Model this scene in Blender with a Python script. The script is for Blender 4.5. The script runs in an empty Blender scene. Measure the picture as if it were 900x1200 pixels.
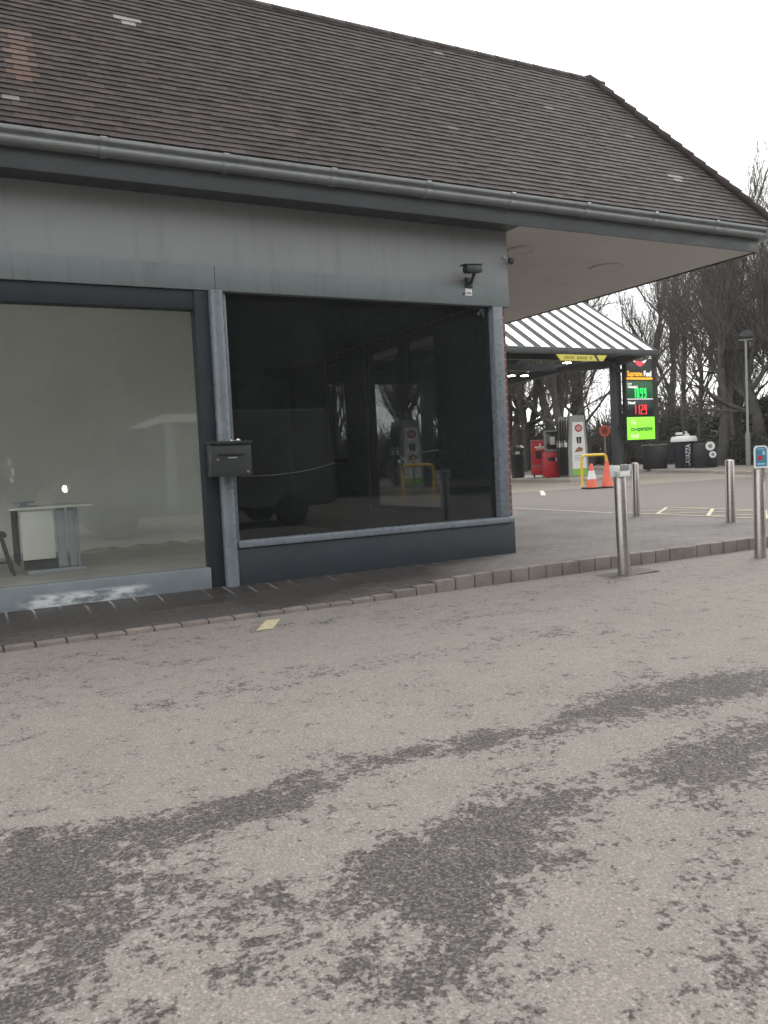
import bpy, bmesh, math, random
from mathutils import Vector, Matrix, noise
R = math.radians
random.seed(7)
SC = bpy.context.scene
COL = SC.collection

# ------------------------------------------------------------------ helpers
class MB:
    """collects shapes into one mesh"""
    def __init__(s):
        s.v = []; s.f = []; s.mi = []; s.cur = 0; s.tone = []; s.t = 0.5
    def mat(s, i): s.cur = i; return s
    def add(s, vs, fs):
        o = len(s.v)
        s.v.extend([tuple(p) for p in vs]); s.tone.extend([s.t] * len(vs))
        for f in fs:
            s.f.append(tuple(o + i for i in f)); s.mi.append(s.cur)
    def box(s, x0, x1, y0, y1, z0, z1, bev=0.0, M=None):
        if bev > 0:
            bm = bmesh.new()
            bmesh.ops.create_cube(bm, size=1)
            for v in bm.verts:
                v.co = Vector(((x0 + x1) / 2 + v.co.x * (x1 - x0), (y0 + y1) / 2 + v.co.y * (y1 - y0), (z0 + z1) / 2 + v.co.z * (z1 - z0)))
            bmesh.ops.bevel(bm, geom=bm.edges[:], offset=bev, segments=2, affect='EDGES', profile=0.5)
            bm.verts.index_update()
            vs = [v.co.copy() for v in bm.verts]; fs = [[v.index for v in f.verts] for f in bm.faces]
            bm.free()
        else:
            vs = [Vector((x, y, z)) for z in (z0, z1) for y in (y0, y1) for x in (x0, x1)]
            fs = [(0, 2, 3, 1), (4, 5, 7, 6), (0, 1, 5, 4), (2, 6, 7, 3), (0, 4, 6, 2), (1, 3, 7, 5)]
        if M is not None: vs = [M @ Vector(p) for p in vs]
        s.add(vs, fs); return s
    def prism(s, poly, axis, a, b, M=None):
        """poly 2d extruded along axis; for x: poly=(y,z); y: (x,z); z: (x,y)"""
        def mk(p, t):
            return Vector((t, p[0], p[1])) if axis == 'x' else Vector((p[0], t, p[1])) if axis == 'y' else Vector((p[0], p[1], t))
        n = len(poly)
        vs = [mk(p, a) for p in poly] + [mk(p, b) for p in poly]
        fs = [tuple(range(n))[::-1], tuple(range(n, 2 * n))] + [(i, (i + 1) % n, n + (i + 1) % n, n + i) for i in range(n)]
        if M is not None: vs = [M @ p for p in vs]
        s.add(vs, fs); return s
    def tube(s, pts, r, seg=10, cap=True):
        pts = [Vector(p) for p in pts]
        rs = r if isinstance(r, (list, tuple)) else [r] * len(pts)
        vs = []; fs = []
        up = Vector((0, 0, 1))
        for i, p in enumerate(pts):
            d = (pts[min(i + 1, len(pts) - 1)] - pts[max(i - 1, 0)]).normalized()
            a = d.cross(up if abs(d.z) < 0.95 else Vector((1, 0, 0))).normalized(); b = a.cross(d)
            for k in range(seg):
                t = 2 * math.pi * k / seg
                vs.append(p + (a * math.cos(t) + b * math.sin(t)) * rs[i])
        for i in range(len(pts) - 1):
            for k in range(seg):
                fs.append((i * seg + k, i * seg + (k + 1) % seg, (i + 1) * seg + (k + 1) % seg, (i + 1) * seg + k))
        if cap:
            fs.append(tuple(range(seg))[::-1]); fs.append(tuple(range((len(pts) - 1) * seg, len(pts) * seg)))
        s.add(vs, fs); return s
    def lathe(s, prof, c=(0, 0, 0), seg=24, M=None):
        vs = []; fs = []
        n = len(prof)
        for k in range(seg):
            t = 2 * math.pi * k / seg
            for (r, z) in prof:
                vs.append(Vector((c[0] + r * math.cos(t), c[1] + r * math.sin(t), c[2] + z)))
        for k in range(seg):
            for i in range(n - 1):
                a = k * n + i; b = ((k + 1) % seg) * n + i
                fs.append((a, b, b + 1, a + 1))
        fs.append(tuple(k * n for k in range(seg))[::-1]); fs.append(tuple(k * n + n - 1 for k in range(seg)))
        if M is not None: vs = [M @ p for p in vs]
        s.add(vs, fs); return s
    def disc_y(s, x, y, z, r, th, seg=24, sx=1.0, sz=1.0):
        """flat disc facing -y with thickness th behind y"""
        poly = [(x + r * sx * math.cos(2 * math.pi * k / seg), z + r * sz * math.sin(2 * math.pi * k / seg)) for k in range(seg)]
        return s.prism(poly, 'y', y, y + th)
    def text(s, body, size, o, right, up, thick=0.004, width=None, bold=0.0):
        cu = bpy.data.curves.new('t', 'FONT'); cu.body = body; cu.size = size; cu.fill_mode = 'BOTH'; cu.extrude = thick / 2; cu.resolution_u = 3; cu.offset = bold
        ob = bpy.data.objects.new('t', cu); COL.objects.link(ob)
        dg = bpy.context.evaluated_depsgraph_get()
        me = ob.evaluated_get(dg).to_mesh()
        xs = [v.co.x for v in me.vertices] or [0]
        k = (width / (max(xs) - min(xs))) if width else 1.0
        right = Vector(right); up = Vector(up); nn = right.cross(up)
        vs = [Vector(o) + right * ((v.co.x - min(xs)) * k) + up * v.co.y + nn * v.co.z for v in me.vertices]
        s.add(vs, [tuple(p.vertices) for p in me.polygons])
        ob.evaluated_get(dg).to_mesh_clear()
        bpy.data.objects.remove(ob); bpy.data.curves.remove(cu)
        return s
    def build(s, name, mats, parent=None, smooth=35, loc=None, tone=False):
        me = bpy.data.meshes.new(name)
        me.from_pydata([tuple(p) for p in s.v], [], s.f)
        if not isinstance(mats, (list, tuple)): mats = [mats]
        for m in mats: me.materials.append(m)
        if len(mats) > 1: me.polygons.foreach_set('material_index', s.mi)
        if tone:
            at = me.attributes.new('tone', 'FLOAT', 'POINT'); at.data.foreach_set('value', s.tone)
        me.update()
        bm = bmesh.new(); bm.from_mesh(me)
        bmesh.ops.recalc_face_normals(bm, faces=bm.faces[:])
        bm.to_mesh(me); bm.free()
        if smooth:
            me.polygons.foreach_set('use_smooth', [True] * len(me.polygons))
            me.set_sharp_from_angle(angle=R(smooth))
        ob = bpy.data.objects.new(name, me); COL.objects.link(ob)
        if parent is not None: ob.parent = parent
        if loc: ob.location = loc
        return ob

def thing(name, label, cat, loc=(0, 0, 0), rz=0, group=None):
    o = bpy.data.objects.new(name, None); COL.objects.link(o)
    o.empty_display_size = 0.2
    o.location = loc; o.rotation_euler = (0, 0, rz)
    return tag(o, label, cat, group)
def tag(o, label=None, cat=None, group=None, kind=None):
    if label: o['label'] = label
    if cat: o['category'] = cat
    if group: o['group'] = group
    if kind: o['kind'] = kind
    return o
def struct(o): o['kind'] = 'structure'; return o
def dup(o, loc=None, rz=None, label=None, group=None, parent=None, scale=None):
    kids = [c for c in o.children]
    c = o.copy(); COL.objects.link(c)
    if parent: c.parent = parent
    if loc is not None: c.location = loc
    if rz is not None: c.rotation_euler = (0, 0, rz)
    if scale is not None: c.scale = scale
    if label: c['label'] = label
    if group: c['group'] = group
    for k in kids: dup(k, parent=c)
    return c
def sstep(a, b, x):
    t = max(0.0, min(1.0, (x - a) / (b - a))); return t * t * (3 - 2 * t)

# ------------------------------------------------------------------ materials
class NT:
    def __init__(s, name):
        s.m = bpy.data.materials.new(name); s.m.use_nodes = True
        s.t = s.m.node_tree; s.n = s.t.nodes; s.l = s.t.links
        s.b = s.n['Principled BSDF']; s.out = s.n['Material Output']
    def new(s, ty, **kw):
        n = s.n.new(ty)
        for k, v in kw.items():
            if k.startswith('_'): setattr(n, k[1:], v)
            else: n.inputs[k.replace('__', ' ')].default_value = v
        return n
    def link(s, a, b): s.l.new(a, b)
    def coord(s, kind='Object'):
        return s.n.new('ShaderNodeTexCoord').outputs[kind]
    def pos(s): return s.n.new('ShaderNodeNewGeometry').outputs['Position']
    def noise(s, vec, scale, detail=4, rough=0.55):
        n = s.new('ShaderNodeTexNoise', Scale=scale, Detail=detail, Roughness=rough)
        s.link(vec, n.inputs['Vector']); return n.outputs['Fac']
    def mapr(s, val, a, b, c, d):
        n = s.new('ShaderNodeMapRange'); n.inputs[1].default_value = a; n.inputs[2].default_value = b; n.inputs[3].default_value = c; n.inputs[4].default_value = d
        s.link(val, n.inputs[0]); return n.outputs[0]
    def mix(s, fac, a, b, mode='MIX'):
        n = s.n.new('ShaderNodeMix'); n.data_type = 'RGBA'; n.blend_type = mode
        for sock, v in ((n.inputs[0], fac), (n.inputs[6], a), (n.inputs[7], b)):
            if isinstance(v, (int, float)): sock.default_value = v
            elif isinstance(v, tuple): sock.default_value = (v + (1,))[:4]
            else: s.link(v, sock)
        return n.outputs[2]
    def math(s, op, a, b=None, clamp=False):
        n = s.n.new('ShaderNodeMath'); n.operation = op; n.use_clamp = clamp
        for i, v in enumerate((a, b)):
            if v is None: continue
            if isinstance(v, (int, float)): n.inputs[i].default_value = v
            else: s.link(v, n.inputs[i])
        return n.outputs[0]
    def bump(s, h, strength=0.3, dist=0.01):
        n = s.new('ShaderNodeBump', Strength=strength, Distance=dist)
        s.link(h, n.inputs['Height']); s.link(n.outputs[0], s.b.inputs['Normal']); return n

def paint(name, col, rough=0.5, metal=0.0, var=0.12, scale=6.0, bump=0.0, bscale=60, spec=0.5, dirt=None, dirt_amt=0.0, streak=None, emit=None, es=0.0):
    k = NT(name); v = k.coord('Object')
    n1 = k.noise(v, scale, 5)
    dark = tuple(c * (1 - var) for c in col); lite = tuple(min(1, c * (1 + var)) for c in col)
    c = k.mix(k.mapr(n1, .3, .7, 0, 1), dark, lite)
    if dirt:
        vv = v
        if streak:
            mp = k.new('ShaderNodeMapping'); mp.inputs['Scale'].default_value = streak; k.link(v, mp.inputs['Vector']); vv = mp.outputs[0]
        n2 = k.noise(vv, scale * 2.7, 6, .65)
        c = k.mix(k.mapr(n2, .52, .72, 0, dirt_amt), c, dirt)
    k.link(c, k.b.inputs['Base Color'])
    k.b.inputs['Roughness'].default_value = rough; k.b.inputs['Metallic'].default_value = metal
    k.b.inputs['Specular IOR Level'].default_value = spec
    r = k.mapr(k.noise(v, scale * 4, 4), .3, .7, max(.02, rough - .08), min(1, rough + .08)); k.link(r, k.b.inputs['Roughness'])
    if bump > 0: k.bump(k.noise(v, bscale, 4), bump, .004)
    if emit:
        k.b.inputs['Emission Color'].default_value = emit + (1,); k.b.inputs['Emission Strength'].default_value = es
    return k.m

def glass(name, tint, rmul=1.0, veil=0.0):
    k = NT(name); k.n.remove(k.b)
    tr = k.new('ShaderNodeBsdfTransparent'); tr.inputs[0].default_value = tint + (1,)
    gl = k.new('ShaderNodeBsdfGlossy'); gl.inputs['Roughness'].default_value = 0.0; gl.inputs[0].default_value = (1, 1, 1, 1)
    lw = k.new('ShaderNodeLayerWeight', Blend=0.5)
    p5 = k.math('POWER', lw.outputs['Facing'], 5.0)
    f = k.math('ADD', k.math('MULTIPLY', p5, 0.96 * rmul), 0.04 * rmul)
    mx = k.new('ShaderNodeMixShader'); k.link(f, mx.inputs[0]); k.link(tr.outputs[0], mx.inputs[1]); k.link(gl.outputs[0], mx.inputs[2])
    last = mx.outputs[0]
    if veil > 0:  # pale diffuse film added to lift the blacks like lens veil
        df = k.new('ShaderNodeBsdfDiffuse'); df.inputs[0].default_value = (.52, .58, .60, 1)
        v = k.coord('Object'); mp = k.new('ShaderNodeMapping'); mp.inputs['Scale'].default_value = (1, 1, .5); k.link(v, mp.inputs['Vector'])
        d = k.mapr(k.noise(mp.outputs[0], 2.2, 6, .6), .25, .75, veil * .6, veil * 1.5)
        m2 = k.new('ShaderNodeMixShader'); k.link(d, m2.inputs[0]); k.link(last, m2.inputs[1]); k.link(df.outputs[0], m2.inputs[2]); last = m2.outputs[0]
    k.link(last, k.out.inputs[0])
    return k.m

def emis(name, col, st):
    k = NT(name); k.b.inputs['Base Color'].default_value = col + (1,)
    k.b.inputs['Emission Color'].default_value = col + (1,); k.b.inputs['Emission Strength'].default_value = st
    k.b.inputs['Roughness'].default_value = .4
    return k.m

M = {}
M['render_grey'] = paint('painted_render', (.245, .252, .258), .7, var=.05, scale=1.3, bump=.25, bscale=90, dirt=(.17, .175, .18), dirt_amt=.55, streak=(2.2, 2.2, .22))
M['beam'] = paint('fascia_board_paint', (.135, .158, .160), .5, var=.08, scale=2, dirt=(.085, .095, .095), dirt_amt=.6, streak=(2.5, 2.5, .3))
M['frame'] = paint('frame_paint', (.150, .172, .192), .30, var=.12, scale=5, dirt=(.23, .25, .27), dirt_amt=.3, streak=(3, 3, .1))
M['frame_dark'] = paint('dark_frame_paint', (.024, .030, .034), .6, var=.15, spec=.25)
M['plinth'] = paint('plinth_paint', (.026, .032, .040), .55, var=.12, scale=2.5, bump=.2, bscale=70, dirt=(.055, .058, .060), dirt_amt=.4)
M['gutter'] = paint('gutter_plastic', (.22, .233, .235), .38, var=.08, scale=3, dirt=(.12, .13, .125), dirt_amt=.5)
M['fascia'] = paint('fascia_paint', (.052, .058, .062), .5, var=.1, scale=2)
M['soffit'] = paint('soffit_board', (.57, .555, .54), .8, var=.05, scale=1.2, dirt=(.46, .445, .43), dirt_amt=.5)
M['black'] = paint('black_plastic', (.014, .015, .017), .4, var=.2)
M['dark_metal'] = paint('dark_painted_metal', (.030, .034, .036), .42, var=.2)
M['steel'] = paint('brushed_steel', (.42, .39, .36), .32, metal=.9, var=.08, scale=30, dirt=(.3, .27, .24), dirt_amt=.5)
M['white'] = paint('white_paint', (.78, .78, .76), .45, var=.04)
M['white_board'] = paint('white_laminate', (.72, .73, .68), .4, var=.03)
M['grey_lam'] = paint('grey_metal_leg', (.30, .33, .36), .45, var=.05)
M['red'] = paint('red_paint', (.50, .02, .03), .4, var=.1, dirt=(.3, .03, .03), dirt_amt=.4)
M['red_dark'] = paint('red_badge', (.45, .035, .05), .4)
M['orange'] = paint('cone_orange', (.75, .13, .07), .5, var=.1, dirt=(.45, .10, .07), dirt_amt=.4)
M['yellow'] = paint('yellow_paint', (.72, .47, .05), .42, var=.08)
M['yellow_sign'] = paint('yellow_sign_face', (.62, .56, .08), .5, var=.08)
M['mark_yellow'] = paint('worn_yellow_marking', (.50, .45, .31), .8, var=.1, scale=9, dirt=(.36, .32, .25), dirt_amt=.7)
M['patch_yellow'] = paint('worn_yellow_patch', (.46, .39, .24), .85, var=.15, scale=22, dirt=(.25, .22, .19), dirt_amt=.95)
M['mark_white'] = paint('worn_white_marking', (.55, .53, .5), .8, var=.1, scale=9, dirt=(.3, .28, .26), dirt_amt=.6)
M['green_panel'] = emis('green_price_panel', (.012, .085, .035), .25)
M['dark_panel'] = paint('dark_price_panel', (.012, .022, .016), .35)
M['lime'] = emis('lit_lime_panel', (.22, .72, .04), .55)
M['lime_pale'] = paint('pale_lime_letters', (.62, .9, .42), .4, emit=(.62, .9, .42), es=.4)
M['lime_dark'] = paint('dark_green_letters', (.02, .13, .03), .5)
M['led_green'] = emis('green_led', (.03, .9, .14), .9)
M['led_red'] = emis('red_led', (.95, .03, .04), .9)
M['amber'] = emis('amber_letters', (.95, .42, .02), .5)
M['white_lit'] = emis('white_letters', (.9, .9, .85), .45)
M['lip_red'] = emis('red_emblem', (.75, .06, .08), .35)
M['lamp_on'] = emis('lit_lamp', (1.0, .9, .68), 45.0)
M['headlight_on'] = emis('lit_headlight', (1.0, .78, .5), 60.0)
M['navy'] = paint('navy_vinyl', (.014, .018, .03), .4, var=.15)
M['green_strip'] = paint('pump_green', (.25, .55, .08), .4)
M['grey_pump'] = paint('pump_grey', (.30, .305, .305), .4, var=.08)
M['lampgrey'] = paint('lamp_post_grey', (.22, .23, .225), .5, var=.1)
M['blue_sign'] = paint('blue_sign_face', (.06, .22, .34), .4, var=.1)
M['pale_blue'] = paint('pale_blue_print', (.4, .6, .68), .5)
M['int_wall'] = paint('interior_plaster', (.80, .80, .77), .85, var=.06, scale=1.0, dirt=(.66, .66, .62), dirt_amt=.3)
M['int_floor'] = paint('interior_screed', (.42, .40, .37), .7, var=.12, scale=2)
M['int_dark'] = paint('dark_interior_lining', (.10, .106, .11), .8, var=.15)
M['int_board'] = paint('grey_board', (.17, .19, .195), .7, var=.05)
M['brick'] = None
M['rubber'] = paint('black_rubber', (.02, .02, .02), .7)
M['screen'] = paint('dark_screen', (.02, .022, .025), .15)
M['paper'] = paint('white_paper', (.6, .6, .58), .7)
M['vwhite'] = paint('silver_vehicle_paint', (.12, .12, .125), .25, var=.02)
M['vglass'] = paint('vehicle_glass', (.012, .014, .016), .05)
M['concrete_lip'] = paint('concrete_kerb', (.33, .30, .265), .85, var=.12, scale=3, bump=.3, bscale=40, dirt=(.2, .18, .16), dirt_amt=.5)
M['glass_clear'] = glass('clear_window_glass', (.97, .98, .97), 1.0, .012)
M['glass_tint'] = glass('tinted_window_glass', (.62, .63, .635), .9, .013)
M['glass_side'] = glass('tinted_side_glass', (.56, .57, .57), 1.0)

def brick_mat(name, c1, c2, mortar, w=.225, h=.075, plane='yz', ms=.01, rough=.85):
    k = NT(name); p = k.pos()
    sp = k.new('ShaderNodeSeparateXYZ'); k.link(p, sp.inputs[0])
    cb = k.new('ShaderNodeCombineXYZ')
    a = k.math('ADD', sp.outputs[0], sp.outputs[1]) if plane == 'wall' else sp.outputs[0]
    k.link(a, cb.inputs[0]); k.link(sp.outputs[2] if plane == 'wall' else sp.outputs[1], cb.inputs[1])
    br = k.new('ShaderNodeTexBrick', Scale=1.0); k.link(cb.outputs[0], br.inputs['Vector'])
    br.inputs['Color1'].default_value = c1 + (1,); br.inputs['Color2'].default_value = c2 + (1,); br.inputs['Mortar'].default_value = mortar + (1,)
    br.inputs['Brick Width'].default_value = w; br.inputs['Row Height'].default_value = h; br.inputs['Mortar Size'].default_value = ms; br.inputs['Mortar Smooth'].default_value = .2
    c = k.mix(k.mapr(k.noise(p, 30, 5), .3, .75, 0, .4), br.outputs['Color'], tuple(x * .55 for x in c1))
    k.link(c, k.b.inputs['Base Color']); k.b.inputs['Roughness'].default_value = rough
    k.bump(br.outputs['Fac'], -.8, .010)
    return k, br
kb, _ = brick_mat('red_brick', (.26, .10, .07), (.18, .075, .055), (.30, .27, .24), plane='wall')
M['brick'] = kb.m

# block paving, damp where the attribute says so
kp, brp = brick_mat('block_paving', (.138, .123, .112), (.092, .083, .078), (.040, .036, .033), w=.21, h=.105, plane='xy', ms=.009)
def _paving():
    k = kp; p = k.pos()
    at = k.new('ShaderNodeAttribute', _attribute_name='tone')
    base = k.b.inputs['Base Color'].links[0].from_socket
    big = k.noise(p, 1.1, 5)
    dryc = k.mix(k.mapr(big, .35, .65, 0, .55), base, (.18, .165, .155))
    wet = k.mix(1.0, dryc, (.32, .31, .305), 'MULTIPLY')
    # pale mineral bloom along joints by the wall
    sp = k.new('ShaderNodeSeparateXYZ'); k.link(p, sp.inputs[0])
    jn = k.mapr(k.noise(p, 2.6, 4), .40, .62, 0, 1)
    wl = k.mapr(sp.outputs[1], -.42, -.05, 0, 1)
    ln = k.math('PINGPONG', k.math('ADD', sp.outputs[0], k.math('MULTIPLY', k.noise(p, 6, 2), .03)), .1)
    lm = k.math('LESS_THAN', ln, .008)
    bl = k.math('MULTIPLY', k.math('MULTIPLY', jn, wl), lm)
    bl = k.math('MULTIPLY', bl, k.math('LESS_THAN', sp.outputs[1], 0.0))
    fac = k.math('ADD', at.outputs['Fac'], k.math('MULTIPLY', k.math('SUBTRACT', big, .5), .7), True)
    c = k.mix(k.mapr(fac, .35, .65, 0, 1), dryc, wet)
    c = k.mix(k.math('MULTIPLY', bl, .75), c, (.42, .41, .39))
    k.link(c, k.b.inputs['Base Color'])
    rr = k.mapr(fac, .35, .65, .85, .5); k.link(rr, k.b.inputs['Roughness'])
    return k.m
M['paving'] = _paving()
kk = paint('kerb_brick', (.175, .150, .134), .85, var=.25, scale=3, bump=.4, bscale=60, dirt=(.10, .085, .08), dirt_amt=.7)
M['kerb'] = kk

def tarmac(name, light, stain, agg=1.0, use_attr=True):
    k = NT(name); p = k.pos()
    n_big = k.noise(p, .7, 4); n_mid = k.noise(p, 4.5, 6, .62); n_fine = k.noise(p, 26, 6, .7); n_grit = k.noise(p, 125, 3, .65)
    base = k.mix(k.mapr(n_big, .3, .7, 0, 1), tuple(c * .92 for c in light), tuple(c * 1.07 for c in light))
    base = k.mix(k.mapr(n_mid, .42, .72, 0, .35), base, tuple(c * .78 for c in light))
    base = k.mix(k.mapr(n_grit, .35, .62, .7, 0), base, tuple(c * .5 for c in light)); base = k.mix(k.mapr(n_fine, .5, .68, 0, .35), base, tuple(min(1, c * 1.25) for c in light))
    if use_attr:
        at = k.new('ShaderNodeAttribute', _attribute_name='tone').outputs['Fac']
    else:
        at = k.mapr(k.noise(p, .35, 3), .45, .75, .0, .45)
    n_f2 = k.noise(p, 60, 4, .65)
    n_m2 = k.noise(p, 10, 5, .6)
    s = k.math('ADD', at, k.math('MULTIPLY', k.math('SUBTRACT', n_mid, .5), 1.6))
    s = k.math('ADD', s, k.math('MULTIPLY', k.math('SUBTRACT', n_m2, .5), 1.5))
    s = k.math('ADD', s, k.math('MULTIPLY', k.math('SUBTRACT', n_fine, .5), 2.8))
    s = k.math('ADD', s, k.math('MULTIPLY', k.math('SUBTRACT', n_f2, .5), 1.6))
    mask = k.mapr(s, .36, .64, 0, 1)
    spots = k.math('MULTIPLY', k.mapr(n_m2, .60, .66, 0, 1), k.mapr(n_f2, .46, .56, 0, 1))
    base = k.mix(k.math('MULTIPLY', spots, .6), base, tuple(x * 1.1 for x in stain))
    va = k.new('ShaderNodeTexVoronoi', Scale=130.0); k.link(p, va.inputs['Vector'])
    sa = k.new('ShaderNodeSeparateColor'); k.link(va.outputs['Color'], sa.inputs[0]); ag = sa.outputs[0]
    base = k.mix(k.mapr(ag, 0, 1, .35, 0), base, tuple(x * .5 for x in light)); base = k.mix(k.mapr(sa.outputs[1], .72, 1, 0, .45), base, tuple(min(1, x * 1.5) for x in light))
    st = k.mix(k.math('POWER', ag, 2.2), tuple(c * .45 for c in stain), tuple(c * 2.2 for c in stain))
    c = k.mix(k.math('MULTIPLY', mask, .86), base, st)
    # pale stone chips
    vo = k.new('ShaderNodeTexVoronoi', Scale=88.0); k.link(p, vo.inputs['Vector'])
    chip = k.math('MULTIPLY', k.math('LESS_THAN', vo.outputs['Distance'], .27), k.mapr(vo.outputs['Color'], .78, .95, 0, 1))
    c = k.mix(k.math('MULTIPLY', chip, .7 * agg), c, (.40, .38, .36))
    k.link(c, k.b.inputs['Base Color'])
    k.link(k.mapr(mask, 0, 1, .92, .85), k.b.inputs['Roughness']); k.b.inputs['Specular IOR Level'].default_value = .2
    h = k.math('ADD', k.math('MULTIPLY', va.outputs['Distance'], .8), k.math('ADD', k.math('MULTIPLY', n_fine, .6), k.math('MULTIPLY', vo.outputs['Distance'], .5)))
    k.bump(h, .35, .006)
    return k.m
M['tarmac'] = tarmac('worn_tarmac', (.250, .226, .203), (.062, .056, .054))
M['tarmac_far'] = tarmac('forecourt_tarmac', (.205, .187, .170), (.125, .113, .104), .5, False)
M['pad'] = tarmac('concrete_pad', (.31, .275, .235), (.22, .195, .17), .3, False)

def earth():
    k = NT('leafy_ground'); p = k.pos()
    c = k.mix(k.mapr(k.noise(p, .8, 6), .35, .65, 0, 1), (.035, .042, .016), (.075, .058, .035))
    k.link(c, k.b.inputs['Base Color']); k.b.inputs['Roughness'].default_value = .95
    k.bump(k.noise(p, 14, 5), .8, .05)
    return k.m
M['earth'] = earth()
M['bark'] = paint('bark', (.085, .076, .062), .9, var=.35, scale=3, bump=.5, bscale=12, dirt=(.05, .06, .03), dirt_amt=.5)
M['twig'] = paint('twigs', (.088, .075, .060), .9, var=.25, scale=1)
def leafm(name, a, b):
    k = NT(name); v = k.coord('Object')
    at = k.new('ShaderNodeAttribute', _attribute_name='tone').outputs['Fac']
    c = k.mix(at, a, b); k.link(c, k.b.inputs['Base Color']); k.b.inputs['Roughness'].default_value = .6
    return k.m
M['ever'] = leafm('evergreen_leaves', (.028, .034, .018), (.075, .08, .042))
M['hedge'] = leafm('hedge_leaves', (.026, .026, .015), (.060, .052, .032))

def tile_mat():
    k = NT('roof_tiles'); p = k.pos()
    at = k.new('ShaderNodeAttribute', _attribute_name='tone').outputs['Fac']
    rp = k.n.new('ShaderNodeValToRGB'); k.link(at, rp.inputs[0])
    el = rp.color_ramp.elements
    el[0].position = 0; el[0].color = (.026, .018, .016, 1)
    el[1].position = 1; el[1].color = (.28, .265, .25, 1)
    for pos_, c in ((.35, (.040, .031, .029)), (.62, (.053, .041, .038)), (.80, (.078, .062, .057)), (.86, (.105, .062, .048)), (.93, (.15, .135, .125))):
        e = el.new(pos_); e.color = c + (1,)
    c = k.mix(k.mapr(k.noise(p, 1.1, 5), .35, .7, 0, .45), rp.outputs[0], (.050, .039, .034))
    c = k.mix(k.mapr(k.noise(p, 28, 5, .7), .6, .75, 0, .4), c, (.085, .075, .066))
    k.link(c, k.b.inputs['Base Color']); k.b.inputs['Roughness'].default_value = .7; k.b.inputs['Specular IOR Level'].default_value = .3
    k.bump(k.noise(p, 120, 4), .3, .004)
    return k.m
M['tile'] = tile_mat()
M['felt'] = paint('roof_felt', (.06, .06, .06), .9)

# ------------------------------------------------------------------ camera and light
cam = bpy.data.objects.new('camera', bpy.data.cameras.new('camera')); COL.objects.link(cam)
SC.camera = cam
cam.data.sensor_fit = 'VERTICAL'; cam.data.sensor_height = 24.0; cam.data.sensor_width = 18.0
cam.data.lens = 24.0 * 970 / 1200
cam.data.clip_end = 3000; cam.data.clip_start = .05
def cam_basis():
    F = 970.0; hy = 542.0; roll = R(2.8)
    pitch = math.atan((600 - hy) / F * math.cos(roll))
    up = Vector((0, -math.cos(pitch), -math.sin(pitch)))
    c, s = math.cos(roll), math.sin(roll)
    up = Vector((c * up.x + s * up.y, -s * up.x + c * up.y, up.z))
    vx = 2270; vy = hy - math.tan(roll) * (vx - 450)
    d = Vector(((vx - 450) / F, (vy - 600) / F, 1))
    X = (d - up * d.dot(up)).normalized(); Y = up.cross(X)
    return X, Y, up
X_, Y_, U_ = cam_basis()
right = Vector((X_.x, Y_.x, U_.x)); down = Vector((X_.y, Y_.y, U_.y)); fwd = Vector((X_.z, Y_.z, U_.z))
mw = Matrix((( right.x, -down.x, -fwd.x, 0), (right.y, -down.y, -fwd.y, -7.296), (right.z, -down.z, -fwd.z, 1.05), (0, 0, 0, 1)))
cam.matrix_world = mw

SUN_EL, SUN_AZ = 38.0, 62.0      # azimuth measured from +Y towards +X: above and beyond the roof's right end
w = bpy.data.worlds.new('World'); SC.world = w; w.use_nodes = True
nt = w.node_tree; bg = nt.nodes['Background']
sky = nt.nodes.new('ShaderNodeTexSky'); sky.sky_type = 'NISHITA'; sky.sun_disc = False
sky.sun_elevation = R(SUN_EL); sky.sun_rotation = R(SUN_AZ); sky.dust_density = 4.0; sky.air_density = 1.5
hs = nt.nodes.new('ShaderNodeHueSaturation'); hs.inputs['Saturation'].default_value = .12
nt.links.new(sky.outputs[0], hs.inputs['Color'])
mx = nt.nodes.new('ShaderNodeMix'); mx.data_type = 'RGBA'; mx.inputs[0].default_value = .62
nt.links.new(hs.outputs[0], mx.inputs[6]); mx.inputs[7].default_value = (9.4, 9.5, 9.6, 1)
nt.links.new(mx.outputs[2], bg.inputs['Color']); bg.inputs['Strength'].default_value = .13
sl = bpy.data.lights.new('sun', 'SUN'); sl.energy = .6; sl.angle = R(25); sl.color = (1, .96, .9)
so = bpy.data.objects.new('sun', sl); COL.objects.link(so)
sd = Vector((math.sin(R(SUN_AZ)) * math.cos(R(SUN_EL)), math.cos(R(SUN_AZ)) * math.cos(R(SUN_EL)), math.sin(R(SUN_EL))))
so.rotation_euler = sd.to_track_quat('Z', 'Y').to_euler()
SC.view_settings.view_transform = 'Standard'; SC.view_settings.look = 'None'; SC.view_settings.exposure = 0.98; SC.view_settings.gamma = 1
SC.cycles.use_denoising = True
SC.cycles.max_bounces = 10; SC.cycles.transparent_max_bounces = 16; SC.cycles.diffuse_bounces = 5; SC.cycles.sample_clamp_indirect = 6

# ------------------------------------------------------------------ ground
def zg(x, y):
    """height of the car-park tarmac: 0.12 below the pavement, rising to it where the drive meets the forecourt"""
    return -.12 + .12 * sstep(8.0, 10.0, x) * sstep(-4.2, -1.1, y)
ground = MB(); ground.add([(-900, -900, -.35), (900, -900, -.35), (900, 900, -.35), (-900, 900, -.35)], [(0, 1, 2, 3)])
struct(ground.build('ground', M['earth'], smooth=0))

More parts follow.
